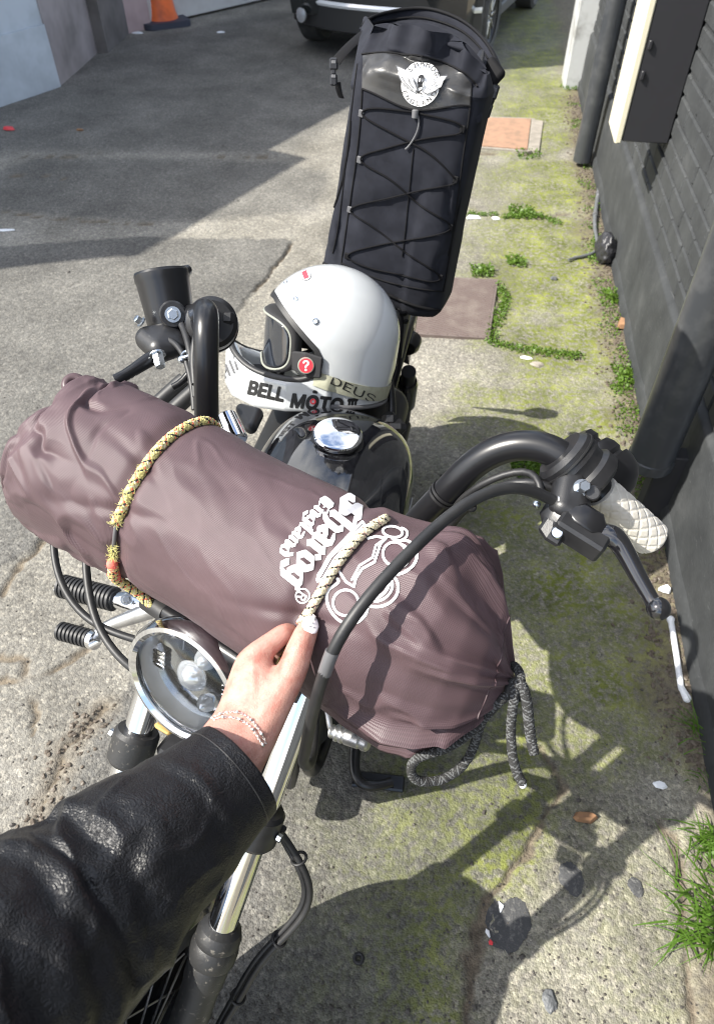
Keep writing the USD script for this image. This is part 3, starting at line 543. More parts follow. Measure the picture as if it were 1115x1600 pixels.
# --- front wheel
WC = K(-.51); NW = nrm(LS)
def wheel(name_prefix, c, ax, R, w, rim_r, spokes):
    t = A('front_wheel' if name_prefix == 'front' else 'rear_wheel', lathe([(rim_r - .005, -w * .38), (rim_r + .02, -w * .5), (R - .045, -w * .53), (R - .018, -w * .42), (R - .004, -w * .2), (R, 0), (R - .004, w * .2), (R - .018, w * .42), (R - .045, w * .53), (rim_r + .02, w * .5), (rim_r - .005, w * .38), (rim_r - .005, -w * .38)], c, ax, 72), 'tyre', 35)
    A('rim', lathe([(rim_r - .022, -w * .3), (rim_r + .004, -w * .38), (rim_r + .010, -w * .34), (rim_r - .004, -w * .2), (rim_r - .010, 0), (rim_r - .004, w * .2), (rim_r + .010, w * .34), (rim_r + .004, w * .38), (rim_r - .022, w * .3), (rim_r - .026, 0), (rim_r - .022, -w * .3)], c, ax, 72), 'satin_black', 35, parent=t)
    A('hub', lathe([(0, -.07), (.028, -.07), (.032, -.05), (.026, -.03), (.026, .03), (.032, .05), (.028, .07), (0, .07)], c, ax, 28), 'aluminium', 35, parent=t)
    x, y, _ = basis(ax)
    for k in range(spokes):
        an = 2 * np.pi * k / spokes; u = math.cos(an) * x + math.sin(an) * y; u2 = math.cos(an + .35 * (-1) ** k) * x + math.sin(an + .35 * (-1) ** k) * y
        A('spoke', cyl(c + u * .028 + ax * .045 * (1 if k % 4 < 2 else -1), c + u2 * (rim_r - .018), .0022, n=6), 'aluminium', 40, parent=t)
    return t
fw_ = wheel('front', WC, NW, .325, .098, .235, 28)
A('brake_disc', cat(lathe([(.075, -.0025), (.146, -.0025), (.146, .0025), (.075, .0025), (.075, -.0025)], WC + NW * .078, NW, 48)), 'aluminium', 30, parent=fw_)
A('brake_caliper', rbox((.05, .05, .11), WC + NW * .085 - FS * .135 + Z * .05, NW, FS, .012), 'cast_black')
fend = []
for an in np.linspace(math.radians(20), math.radians(150), 26):
    d_ = math.cos(an) * FS + math.sin(an) * Z; row = [WC + d_ * (.345 - .04 * (abs(q) ** 2.5)) + NW * q * .066 for q in np.linspace(-1, 1, 11)]; row += [p - d_ * .004 for p in row[::-1]]; fend.append(row)
A('front_fender', loft(np.array(fend)), 'gloss_black', 40)
# --- headlight
HN = nrm(FS * math.cos(math.radians(20)) + Z * math.sin(math.radians(20))); HC = P(291, 1066, .865)
hl = A('headlight', lathe([(0, -.115), (.03, -.112), (.058, -.095), (.075, -.06), (.0815, -.02), (.082, -.008), (.078, -.008), (.074, -.05), (0, -.09)], HC, HN, 56), 'gloss_black', 40)
A('bezel', lathe([(.0785, -.018), (.083, -.016), (.0865, -.006), (.0862, .004), (.082, .012), (.0765, .0135), (.0715, .010), (.0705, .003), (.0745, -.004), (.0785, -.018)], HC, HN, 72), 'worn_chrome', 40, parent=hl)
A('reflector', lathe([(0, -.034), (.020, -.033), (.046, -.030), (.0605, -.026), (.066, -.014), (.0725, .000), (.0745, .000), (.070, -.03), (.05, -.05), (0, -.06)], HC, HN, 56), 'lamp_inner', 40, parent=hl)
hx, hy, _ = basis(HN, Z)
for (u, w, r) in ((-.006, .006, .0235), (.030, -.012, .015), (-.036, -.020, .013)):
    q = HC + hx * u + hy * w - HN * .032
    A('projector', lathe([(r + .005, -.002), (r + .005, .010), (r + .002, .014), (r, .010), (r * .97, .013), (r * .8, .020), (r * .45, .026), (0, .028)], q, HN, 28), 'lamp_glass', 40, parent=hl)
for k in range(7): A('reflector_step', rbox((.007, .030, .010), HC + hx * .043 + hy * (.024 - k * .008) - HN * (.025 - .0004 * (k - 3) ** 2), hy, hx, .001), 'chrome', False, parent=hl)
for s_ in (1, -1):
    for k in range(4): A('side_prism', rbox((.0065, .020, .014), HC + hy * s_ * .054 + hx * (.010 - k * .0072) - HN * .018, hx, hy, .001), 'chrome', False, parent=hl)
for k in range(12): A('reflector_dot', sph(HC - hx * (.044 + .008 * math.cos(k * 2.3)) + hy * (-.030 + k * .0055) - HN * .024, .0032, 1), 'chrome', parent=hl)
th_ = np.linspace(0, 2 * np.pi, 56, endpoint=False); bx_, by_, bz_ = basis(HN)
A('lens', loft(np.array([HC + r * (np.cos(th_)[:, None] * bx_ + np.sin(th_)[:, None] * by_) + z * bz_ for r, z in ((.0735, .004), (.066, .0085), (.055, .0125), (.035, .0165), (.015, .0182), (.001, .0185))]), cap=False), 'clear_glass', True, parent=hl)
cb0, cb1, cb2 = P(246, 948, .885), P(300, 982, .850), P(385, 1038, .815)
cross = A('cross_tube', tube([P(236, 941, .89), cb1, cb2, P(470, 1085, .80)], .0115, 18), 'satin_black'); A('tube_sleeve', tube([P(231, 938, .893), P(262, 959, .873)], .0135, 18), 'rubber', parent=cross)
# --- handlebar
bar_pts = [P(268, 492, 1.20), P(284, 492, 1.13), P(304, 492, 1.045), P(317, 487, .965), P(322, 492, .915), P(322, 530, .905), P(322, 600, .925), P(323, 670, .952), P(330, 745, .972), P(370, 800, .965), P(460, 845, .925), P(560, 878, .885), P(610, 858, .858), P(655, 812, .828), P(700, 765, .795), P(745, 722, .768), P(798, 698, .748), P(850, 700, .735), P(893, 725, .728), P(922, 753, .7315), P(940, 771, .734)]
hb = A('handlebar', tube(bar_pts, .0162, 24, step=.006), 'satin_black')
A('ring_mark', lathe([(.0164, -.0015), (.0176, -.0015), (.0176, .0015), (.0164, .0015), (.0164, -.0015)], P(694, 771, .798), bar_pts[15] - bar_pts[13], 28), 'rubber', parent=hb)
A('ring_mark', lathe([(.0164, -.0015), (.0176, -.0015), (.0176, .0015), (.0164, .0015), (.0164, -.0015)], P(690, 776, .8005), bar_pts[15] - bar_pts[13], 28), 'rubber', parent=hb)
for s in (1, -1): A('riser', cyl(K(.365, s * .045, -.02), (P(460, 850, .925) + P(470, 850, .925)) / 2 + LS * s * .045 - Z * .0, .019, n=24), 'cast_black')
# grips: quilted rubber, left one in view
def grip(a, b, name, matn, r0=.0185, r1=.0205):
    ax = nrm(b - a); L = np.linalg.norm(b - a); nn, nl = 96, 110; x, y, _ = basis(ax); th = np.linspace(0, 2 * np.pi, nn, endpoint=False); rows = []
    for t in np.linspace(0, 1, nl):
        z_ = t * L; r = r0 + (r1 - r0) * t; q = 8
        ph1 = (th * q / (2 * np.pi) + z_ / .0165) % 1; ph2 = (th * q / (2 * np.pi) - z_ / .0165) % 1
        d1 = np.minimum(ph1, 1 - ph1); d2 = np.minimum(ph2, 1 - ph2); bulge = np.minimum(np.minimum(d1, d2) * 5.5, 1) ** .6
        end = 1 - max(0, (t - .90) / .10) ** 3 * .45; rr = (r + .0013 * bulge * (t < .93)) * end
        rows.append(a + ax * z_ + rr[:, None] * (np.cos(th)[:, None] * x + np.sin(th)[:, None] * y))
    return A(name, loft(np.array(rows)), matn, True)
grip(P(935, 766, .732), P(1022, 846, .772), 'grip', 'grip_rubber', .0175, .0195); grip(P(286, 491, 1.12), P(262, 489, 1.235), 'grip', 'grip_rubber')
# --- left-hand controls (right in the picture)
gax = nrm(P(945, 775, .735) - P(880, 714, .728)); q0 = P(897, 729, .729)
sw = A('switch_housing', lathe([(.0165, -.022), (.027, -.022), (.0325, -.017), (.0335, -.004), (.0305, .002), (.0305, .008), (.0350, .012), (.0350, .024), (.031, .028), (.0165, .03)], q0, gax, 40), 'cast_black', 30)
A('housing_seam', lathe([(.0337, -.0125), (.0345, -.0125), (.0345, -.0105), (.0337, -.0105), (.0337, -.0125)], q0, gax, 40), 'rubber', parent=sw)
sg_ax = nrm(P(968, 768, .79) - P(915, 722, .805)); sg = P(920, 736, .805)
ts = A('turn_signal', lathe([(r * 1.1, z * 1.1) for r, z in [(0, -.032), (.028, -.032), (.0335, -.028), (.0345, -.020), (.0315, -.017), (.0315, -.013), (.0375, -.010), (.0395, -.003), (.0395, .004), (.0365, .008), (.0375, .012), (.041, .012), (.0405, .020), (.037, .030), (.030, .038), (.019, .044), (0, .046)]], sg, sg_ax, 48), 'satin_black', 25)
A('signal_stem', tube([P(893, 728, .74), P(905, 730, .77), P(915, 733, .80)], .014, 14), 'cast_black', parent=ts)
A('signal_lens', lathe([(0, -.038), (.018, -.036), (.027, -.032)], sg, sg_ax, 40), 'orange_lens', parent=ts)
lv0, lv1 = P(868, 790, .70), P(945, 838, .688); pax = nrm(lv1 - lv0); pup = nrm(UPC - pax * (UPC @ pax))
perch = A('lever_perch', hull(np.vstack([rbox((.030, .045, .030), P(872, 800, .708), pax, pup, .012).vertices, rbox((.028, .034, .026), P(925, 832, .694), pax, pup, .011).vertices])), 'cast_black', 50)
A('perch_cover', rbox((.045, .030, .030), P(915, 815, .690), pax, nrm(pup * .7 + np.cross(pax, pup) * .3), .0125), 'satin_black', 60, parent=perch)
A('clutch_switch', rbox((.052, .026, .020), P(905, 838, .688), pax, nrm(np.cross(pax, pup) + pup * .8), .003), 'cast_black', False, parent=perch)
A('perch_arm', hull(np.vstack([sphere_pts(.016) + P(890, 745, .715), sphere_pts(.015) + P(880, 792, .703), sphere_pts(.012) + P(905, 805, .697)])), 'cast_black', 40, parent=perch)
A('bracket_foot', hull(np.vstack([rbox((.016, .03, .016), P(862, 815, .705), pax, pup, .003).vertices, rbox((.018, .016, .016), P(866, 838, .70), pax, pup, .003).vertices])), 'cast_black', False, parent=perch)
def bolt(o, ax, r, name='bolt', parent=None, mt='steel_bolt', h=.012):
    return A(name, cat(lathe([(0, 0), (r * 1.35, 0), (r * 1.35, .0022), (0, .0022)], o, ax, 24), lathe([(0, .002), (r, .002), (r, h * .85), (r * .82, h), (0, h)], o, ax, 6)), mt, False, parent=parent)
camv = lambda p: nrm(CAM - p)
p_ = P(908, 762, .695); bolt(p_, nrm(camv(p_) + V(.25, 0, .2)), .0062, h=.014); p_ = P(926, 770, .69); A('cover_plug', lathe([(.0075, -.006), (.0075, .002), (.006, .003), (0, .003)], p_, camv(p_), 20), 'cast_black', 30)
p_ = P(870, 832, .69); A('knurled_bolt', lathe([(0, -.02), (.0062, -.02), (.0062, .004), (.005, .006), (0, .006)], p_, camv(p_), 20), 'steel_bolt', 30); p_ = P(838, 788, .71); A('bolt', sph(p_, .0042), 'steel_bolt')
A('lever_collar', tube([P(938, 838, .690), P(948, 828, .690), P(956, 836, .690)], .0028), 'aluminium')
lev = [P(935, 836, .690), P(955, 838, .686), P(972, 856, .682), P(992, 893, .674), P(1010, 925, .667), P(1022, 945, .662), P(1027, 951, .660)]
A('clutch_lever', cat(tube(lev, [.0105, .0115, .0098, .0088, .0080, .0074, .0088], 18, step=.004, flat=1.0), sph(P(1028, 951, .660), .0112, 3)), 'gloss_black', 40)
cc = [P(890, 795, .700), P(868, 784, .700), P(835, 769, .690), P(795, 763, .678), P(745, 778, .660), P(690, 816, .640), P(630, 873, .620), P(570, 940, .606), P(525, 1008, .607), P(499, 1075, .625), P(485, 1130, .655), P(476, 1175, .69), P(474, 1190, .72), P(480, 1196, .75), P(488, 1180, .79), P(492, 1130, .83), P(500, 1060, .87)]
A('clutch_cable', tube(cc, .0058, 16, step=.006), 'rubber'); p_ = P(866, 783, .6995); A('cable_ferrule', ring(.0066, .0016, p_, cc[1] - cc[2]), 'aluminium')
A('cable_tape', tube([P(519, 1018, .6085), P(512, 1037, .6125), P(507, 1052, .6175)], .0063, 16), 'grey_trim')
A('switch_wire', tube([P(668, 830, .83), P(715, 785, .79), P(762, 752, .755), P(815, 737, .735), P(836, 746, .722), P(845, 768, .715)], .0040, 10), 'rubber')
A('switch_wire', tube([P(672, 838, .83), P(722, 792, .785), P(775, 763, .745), P(820, 754, .725), P(868, 765, .722)], .0046, 10), 'rubber')
A('switch_wire', tube([P(690, 845, .83), P(712, 810, .80), P(735, 788, .775)], .0055, 10), 'rubber'); A('cable_tie', ring(.0062, .002, P(734, 790, .776), P(735, 788, .775) - P(712, 810, .80)), 'rubber')
# --- right-hand controls (left in the picture)
sa = nrm(P(252, 425, 1.07) - P(272, 520, 1.09)); so = P(263, 480, 1.075)
ts = A('turn_signal', lathe([(0, -.045), (.024, -.045), (.033, -.040), (.0365, -.030), (.0375, .0), (.0398, .036), (.0412, .041), (.0412, .050), (.0395, .0535), (.033, .055), (0, .055)], so, sa, 48), 'satin_black', 25)
A('signal_visor', hull(np.vstack([P(255, 427, 1.064) + sphere_pts(.006), P(292, 422, 1.075) + sphere_pts(.008), P(280, 436, 1.06) + sphere_pts(.010)])), 'satin_black', 40, parent=ts)
p_ = P(270, 491, 1.030); cv = camv(p_); A('signal_boss', lathe([(.020, -.03), (.020, -.004), (.0175, 0), (.013, 0), (0, -.001)], p_, cv, 36), 'cast_black', 30, parent=ts); bolt(p_ + cv * .001, nrm(cv), .0085, parent=ts, h=.006)
A('throttle_housing', lathe([(.0165, -.020), (.030, -.020), (.0365, -.014), (.038, .0), (.038, .022), (.036, .026), (.040, .028), (.040, .046), (.035, .050), (.0165, .05)], P(331, 505, 1.02), nrm(bar_pts[1] - bar_pts[3] + V(.03, 0, -.02)), 40), 'cast_black', 28)
A('throttle_lug', rbox((.02, .022, .035), P(358, 500, 1.02), RGT, UPC, .005), 'cast_black', 30)
mb = A('master_cylinder', hull(np.vstack([P(232, 530, 1.05) + sphere_pts(.019, 3), P(250, 545, 1.035) + sphere_pts(.020, 3), P(262, 522, 1.05) + sphere_pts(.017, 3), P(290, 540, 1.04) + sphere_pts(.012, 3)])), 'cast_black', 40)
p_ = P(246, 553, 1.01); bolt(p_, nrm(camv(p_) * .5 + V(.1, -.3, -.6)), .0085, parent=mb, h=.022); p_ = P(222, 504, 1.04); bolt(p_, nrm(V(-.6, -.1, .7)), .006, parent=mb, h=.012); p_ = P(231, 541, 1.028); A('plug', sph(p_, .0035), 'aluminium', parent=mb)
A('brake_lever', tube([P(250, 552, 1.03), P(233, 562, 1.02), P(210, 577, 1.005), P(192, 588, .99), P(180, 594, .985)], [.010, .0105, .009, .0082, .0085], 16, step=.005), 'satin_black')
for a_, b_, c_, r in (((284, 508, 1.03), (296, 545, 1.0), (306, 620, .985), .0052), ((262, 530, 1.03), (287, 556, 1.005), (304, 640, .985), .0045), ((310, 520, .99), (303, 552, .985), (306, 600, .975), .006)): A('brake_hose', tube([P(*a_), P(*b_), P(*c_)], r, 12), 'rubber')
A('hose_clip', cat(ring(.0075, .003, P(292, 553, 1.0), V(.3, 0, -1)), sph(P(284, 562, 1.0), .006)), 'steel_bolt')
A('mirror_stem', tube([P(303, 566, 1.12), P(290, 590, 1.12), P(270, 605, 1.12)], .006, 12), 'satin_black')
A('footrest_hose', tube([P(288, 592, 1.25), P(262, 615, 1.25), P(235, 640, 1.25)], .013, 14), 'rubber'); A('footrest_hose', tube([P(310, 605, 1.2), P(280, 632, 1.2), P(255, 655, 1.2)], .014, 14), 'rubber')
# cables sweeping down on the left
A('throttle_cable', tube([P(120, 760, 1.02), P(92, 800, 1.01), P(84, 850, 1.00), P(96, 910, .985), P(128, 958, .97), P(170, 985, .955), P(225, 1003, .945), P(262, 1012, .945)], .0052, 12), 'rubber')
A('throttle_cable', tube([P(150, 780, 1.02), P(136, 840, 1.0), P(135, 890, .985), P(143, 945, .965), P(160, 990, .95), P(190, 1030, .935), P(222, 1054, .93), P(262, 1070, .935)], .0056, 12), 'rubber')
# brake hose pair low on the left fork leg
A('brake_hose', tube([K(.0, FH + .03, -.005), P(445, 1310, .975), P(470, 1350, .985), P(484, 1392, 1.0), P(474, 1430, 1.01), P(440, 1470, 1.02), P(405, 1510, 1.03), P(375, 1560, 1.05), P(352, 1598, 1.06), P(330, 1660, 1.1)], .0048, 12), 'rubber')
A('brake_hose', tube([K(.0, FH + .034, -.012), P(440, 1308, .985), P(463, 1350, .995), P(476, 1392, 1.01), P(466, 1425, 1.02), P(432, 1465, 1.03), P(397, 1505, 1.04), P(367, 1555, 1.06), P(344, 1596, 1.07), P(322, 1660, 1.11)], .0046, 12), 'rubber')
for q, d_ in (((467, 1342, .99), V(.3, -.4, -1)), ((436, 1468, 1.025), V(-.6, -.2, -1)), ((372, 1558, 1.055), V(-.4, -.2, -1))): A('hose_clip', ring(.0105, .0022, P(*q), d_), 'rubber')

# --- tank, seat, tail
TC = P(528, 688, 1.245) - UB * .107 + FB * .060
def tank_pt(s, th):
    L = .255; s_ = np.clip(s, -1, 1); w = .150 * (1 - abs(s_) ** 4.0) ** .5 * (1.0 + .04 * s_); hh = .112 * (1 - abs(s_) ** 2.6) ** .5 * (1 + .04 * s_); hd = .085 * (1 - abs(s_) ** 3.2) ** .5
    c, sn = np.cos(th), np.sin(th); e = .86
    return TC + FB * (s_ * L) + LB * (w * np.sign(c) * abs(c) ** e) + UB * ((hh if sn > 0 else hd) * np.sign(sn) * abs(sn) ** e + .012 * s_)
ss = np.sin(np.linspace(-1, 1, 64) * np.pi / 2) * .9995
tank = A('fuel_tank', loft(np.array([[tank_pt(s, t) for t in np.linspace(0, 2 * np.pi, 72, endpoint=False)] for s in ss])), 'gloss_black', True)
cap_o = P(527, 686, 1.243); cap_n = nrm(UB + FB * .02)
capp = A('fuel_cap', lathe([(.040, -.012), (.040, -.004), (.038, -.002), (.038, .002), (.0425, .004), (.0435, .006), (.0435, .012), (.0415, .0145), (.033, .0165), (0, .0175)], cap_o, cap_n, 56), 'chrome', 28, parent=tank)
A('filler_rim', lathe([(.047, -.015), (.047, -.004), (.043, -.002), (.037, -.0015)], cap_o, cap_n, 56), 'cast_black', 30, parent=tank)
A('tank_console', rbox((.16, .05, .006), TC + UB * .103 + FB * .15, FB, LB, .003), 'gloss_black', 30, parent=tank)
for s in (1, -1): A('tank_badge', rbox((.12, .004, .022), TC + LB * s * .150 + FB * .0 + UB * .0, FB, LB, .002), 'aluminium', 30, parent=tank)
A('seat', hull(np.vstack([B(.62, s * .11, .69) + sphere_pts(.04) for s in (1, -1)] + [B(.36, s * .10, .69) + sphere_pts(.05) for s in (1, -1)] + [B(.78, s * .05, .73) + sphere_pts(.03) for s in (1, -1)])), 'seat_vinyl', 40)
A('passenger_seat', hull(np.vstack([B(.30, s * .065, .80) + sphere_pts(.045) for s in (1, -1)] + [B(.04, s * .055, .82) + sphere_pts(.042) for s in (1, -1)])), 'seat_vinyl', 40)
RC = B(0, 0, .33); rw = wheel('rear', RC, nrm(LB), .33, .14, .205, 24)
rf = []
for an in np.linspace(math.radians(15), math.radians(175), 26):
    d_ = math.cos(an) * FB + math.sin(an) * UB; row = [RC + d_ * (.365 - .05 * (abs(q) ** 2.5)) + LB * q * .095 for q in np.linspace(-1, 1, 11)]; row += [p - d_ * .005 for p in row[::-1]]; rf.append(row)
A('rear_fender', loft(np.array(rf)), 'gloss_black', 40)
for s in (1, -1):
    A('fender_strut', tube([B(.30, s * .09, .62), B(.05, s * .092, .70), B(-.22, s * .09, .66)], .014, 12), 'satin_black')
    a_, b_ = B(-.02, s * .125, .36), B(.10, s * .12, .62); sa_ = A('shock_absorber', cyl(a_, b_, .020, n=20), 'satin_black')
    A('shock_cover', lathe([(.021, .10), (.030, .105), (.030, .22), (.026, .235), (.021, .235)], a_, b_ - a_, 24), 'gloss_black', 30, parent=sa_)
    A('rear_turn_signal', lathe([(0, -.03), (.02, -.028), (.029, -.01), (.031, .02), (.028, .026), (0, .03)], B(-.06, s * .10, .60), -FB, 28), 'satin_black')
    A('signal_stalk', cyl(B(-.06, s * .07, .60), B(-.06, s * .095, .60), .008), 'satin_black')
A('helmet_hook', cat(rbox((.045, .035, .05), P(617, 668, 1.47), RGT, UPC, .012), rbox((.03, .03, .03), P(608, 655, 1.46), RGT, UPC, .008), cyl(P(603, 680, 1.46), P(607, 700, 1.46), .012)), 'cast_black', 35)
A('side_strut', tube([P(606, 590, 1.5), P(611, 640, 1.49), P(606, 700, 1.48)], .010, 12), 'satin_black')
A('tail_lamp', rbox((.05, .10, .07), B(-.33, 0, .62), FB, LB, .015), 'red_print', 40); A('number_plate', rbox((.004, .18, .14), B(-.37, 0, .50), nrm(FB - UB * .3), LB, .002), 'cream_paint', False)
# --- frame, engine
hd = K(.2, 0, -.055)
A('backbone', tube([K(.28, 0, -.06), TC + UB * -.02, B(.60, 0, .66), B(.35, 0, .60)], .025, 16), 'satin_black')
for s in (1, -1): A('frame_tube', tube([K(.06, s * .03, -.06), B(1.07, s * .10, .45), B(1.02, s * .13, .18), B(.6, s * .14, .15), B(.32, s * .14, .22), B(.30, s * .12, .58)], .0155, 14), 'satin_black')
A('crankcase', cat(hull(np.vstack([B(f, l, u) + sphere_pts(.04) for f in (.46, 1.0) for l in (-.09, .09) for u in (.20, .38)])), hull(np.vstack([B(f, .09, u) + sphere_pts(.03) for f in (.30, .55) for u in (.25, .34)]))), 'cast_black', 40)
pc_ = A('primary_cover', hull(np.vstack([B(.84, .145, .30) + sphere_pts(.035) + np.outer(np.cos(np.linspace(0, 6.28, 162)), FB) * .07 + np.outer(np.sin(np.linspace(0, 6.28, 162)), UB) * .07, B(.52, .145, .28) + sphere_pts(.035) + np.outer(np.cos(np.linspace(0, 6.28, 162)), FB) * .10 + np.outer(np.sin(np.linspace(0, 6.28, 162)), UB) * .10])), 'gloss_black', 40)
A('derby_cover', lathe([(.06, 0), (.06, .008), (.055, .012), (0, .013)], B(.52, .178, .28), LB, 40), 'cast_black', parent=pc_)
A('regulator', rbox((.05, .20, .20), B(1.075, 0, .30), FB, LB, .008), 'cast_black'); A('oil_filter', cyl(B(1.05, 0, .20), B(1.15, 0, .20), .038, ch=.006), 'gloss_black'); A('horn', lathe([(0, 0), (.045, .0), (.05, .02), (.03, .03), (0, .032)], B(1.10, -.10, .46), FB, 28), 'satin_black')
for f_, tl in ((.62, -.40), (.88, .40)):
    ax = nrm(UB + FB * tl); o = B(f_, 0, .40); cyp = A('cylinder', cyl(o, o + ax * .26, .058, n=28), 'cast_black')
    for k in range(9): A('fin', lathe([(.05, 0), (.084, .0005), (.084, .0045), (.05, .005), (.05, 0)], o + ax * (.05 + k * .0165), ax, 36), 'cast_black', False, parent=cyp)
    A('rocker_cover', hull(np.vstack([o + ax * .25 + FB * a_ + LB * b_ + sphere_pts(.02) for a_ in (-.05, .05) for b_ in (-.05, .05)])), 'gloss_black', 40)
    A('exhaust_pipe', tube([o + ax * .20 + FB * tl * .12 - LB * .03, B(f_ + .20 * np.sign(tl) + .04, -.12, .42), B(f_ + .02, -.19, .27), B(.25, -.20, .25 + .04 * (tl > 0)), B(-.25, -.20, .27 + .07 * (tl > 0))], [.021, .021, .022, .03, .034], 18), 'worn_chrome')
A('air_cleaner', lathe([(0, 0), (.085, 0), (.09, .01), (.09, .045), (.08, .056), (0, .058)], B(.72, -.10, .56), -LB, 40), 'gloss_black', 35)
A('oil_tank', rbox((.20, .06, .20), B(.42, -.13, .48), FB, LB, .03), 'satin_black', 40); A('side_cover', rbox((.20, .05, .20), B(.42, .14, .48), FB, LB, .03), 'satin_black', 40)
A('swingarm', cat(*[tube([B(.40, s * .13, .30), B(-.03, s * .13, .33)], .022, 14) for s in (1, -1)]), 'satin_black')
# --- foot controls: rider's right (left in the picture)
fp0, fp1 = P(98, 916, 1.63), P(181, 937, 1.58)
def ribbed(a, b, r, n, name, matn, cap_r=None):
    ax = nrm(b - a); L = np.linalg.norm(b - a); pr = [(0, 0), (r * .85, 0)]
    for k in range(n): z0, z1 = L * k / n, L * (k + 1) / n; pr += [(r, z0 + (z1 - z0) * .08), (r, z0 + (z1 - z0) * .62), (r * .80, z0 + (z1 - z0) * .70), (r * .80, z0 + (z1 - z0) * .97)]
    pr += [(r * .8, L), (0, L)]; return A(name, lathe(pr, a, b - a, 28), matn, 20)
pg = ribbed(fp0, fp1, .028, 14, 'footpeg', 'rubber'); A('peg_feeler', cyl(P(86, 922, 1.64), fp0, .004), 'aluminium', parent=pg)
A('peg_clevis', hull(np.vstack([fp1 + sphere_pts(.018), P(200, 940, 1.57) + sphere_pts(.024), P(225, 950, 1.55) + sphere_pts(.020)])), 'worn_chrome', 40); p_ = P(197, 937, 1.535); bolt(p_, camv(p_), .009)
pd0, pd1 = P(95, 986, 1.55), P(143, 999, 1.52); bp = ribbed(pd0, pd1, .021, 8, 'brake_pedal_pad', 'rubber'); A('pedal_ferrule', cyl(pd1, P(150, 1001, 1.515), .021), 'chrome', parent=bp)
A('brake_pedal', tube([P(148, 1000, 1.515), P(163, 982, 1.52), P(196, 968, 1.50), P(240, 952, 1.47), P(330, 930, 1.44)], [.012, .013, .017, .020, .020], 16), 'aluminium')
A('peg_mount', tube([P(222, 948, 1.55), P(290, 960, 1.52), P(380, 965, 1.47)], .018, 14), 'satin_black')
# rider's left (right in the picture): shift lever, peg, side stand
sl = [P(470, 1090, 1.36), P(508, 1105, 1.335), P(514, 1128, 1.33), P(518, 1141, 1.33)]; A('shift_lever', tube(sl, .006, 12), 'aluminium')
A('shift_peg', lathe([(0, 0), (.012, 0), (.0135, .004), (.011, .008), (.0165, .012), (.0165, .016), (.013, .019), (.0165, .022), (.0165, .027), (.013, .030), (.0165, .033), (.0165, .060), (.0140, .063), (.0165, .066), (.0165, .076), (.013, .080), (0, .08)], P(516, 1142, 1.33), P(580, 1163, 1.30) - P(516, 1142, 1.33), 24), 'aluminium', 25)
ft = G(612, 1222, .025)
A('side_stand', tube([B(.80, .13, .18), B(.86, .20, .10), (ft + G(500, 1206, .03)) / 2 + Z * .012, ft], [.016, .015, .013, .012], 14), 'satin_black'); A('stand_foot', rbox((.13, .04, .012), G(590, 1221, .012), nrm(G(612, 1222) - G(560, 1216)), V(0, 1, 0), .004), 'satin_black', 30)
A('lower_fairing_plate', hull(np.vstack([B(1.0, .10, u) + sphere_pts(.012) for u in (.18, .40)] + [B(.93, .15, u) + sphere_pts(.012) for u in (.22, .40)])), 'satin_black', 40)
A('chrome_stub', cyl(P(372, 690, 1.2), P(352, 650, 1.22), .019, n=24, ch=.003), 'worn_chrome')
A('reservoir', hull(np.vstack([P(378, 640, 1.35) + sphere_pts(.012), P(400, 648, 1.33) + sphere_pts(.014), P(392, 668, 1.3) + sphere_pts(.012)])), 'cast_black', 40)
# ================================================================== brown luggage bag across the front of the bars
bag_c = np.array([P(72, 690, .905), P(150, 728, .872), P(290, 800, .830), P(415, 872, .792), P(560, 950, .752), P(690, 1022, .722), P(795, 1062, .722)])
BU = np.linspace(0, 1, 260); _cs = CubicSpline(np.concatenate([[0], np.cumsum(np.linalg.norm(np.diff(bag_c, axis=0), axis=1))]), bag_c)
BL = np.linalg.norm(np.diff(bag_c, axis=0), axis=1).sum(); bq = _cs(BU * BL); bt, ba, bb_ = frames(bq)
nth = 220; bth = np.linspace(0, 2 * np.pi, nth, endpoint=False)
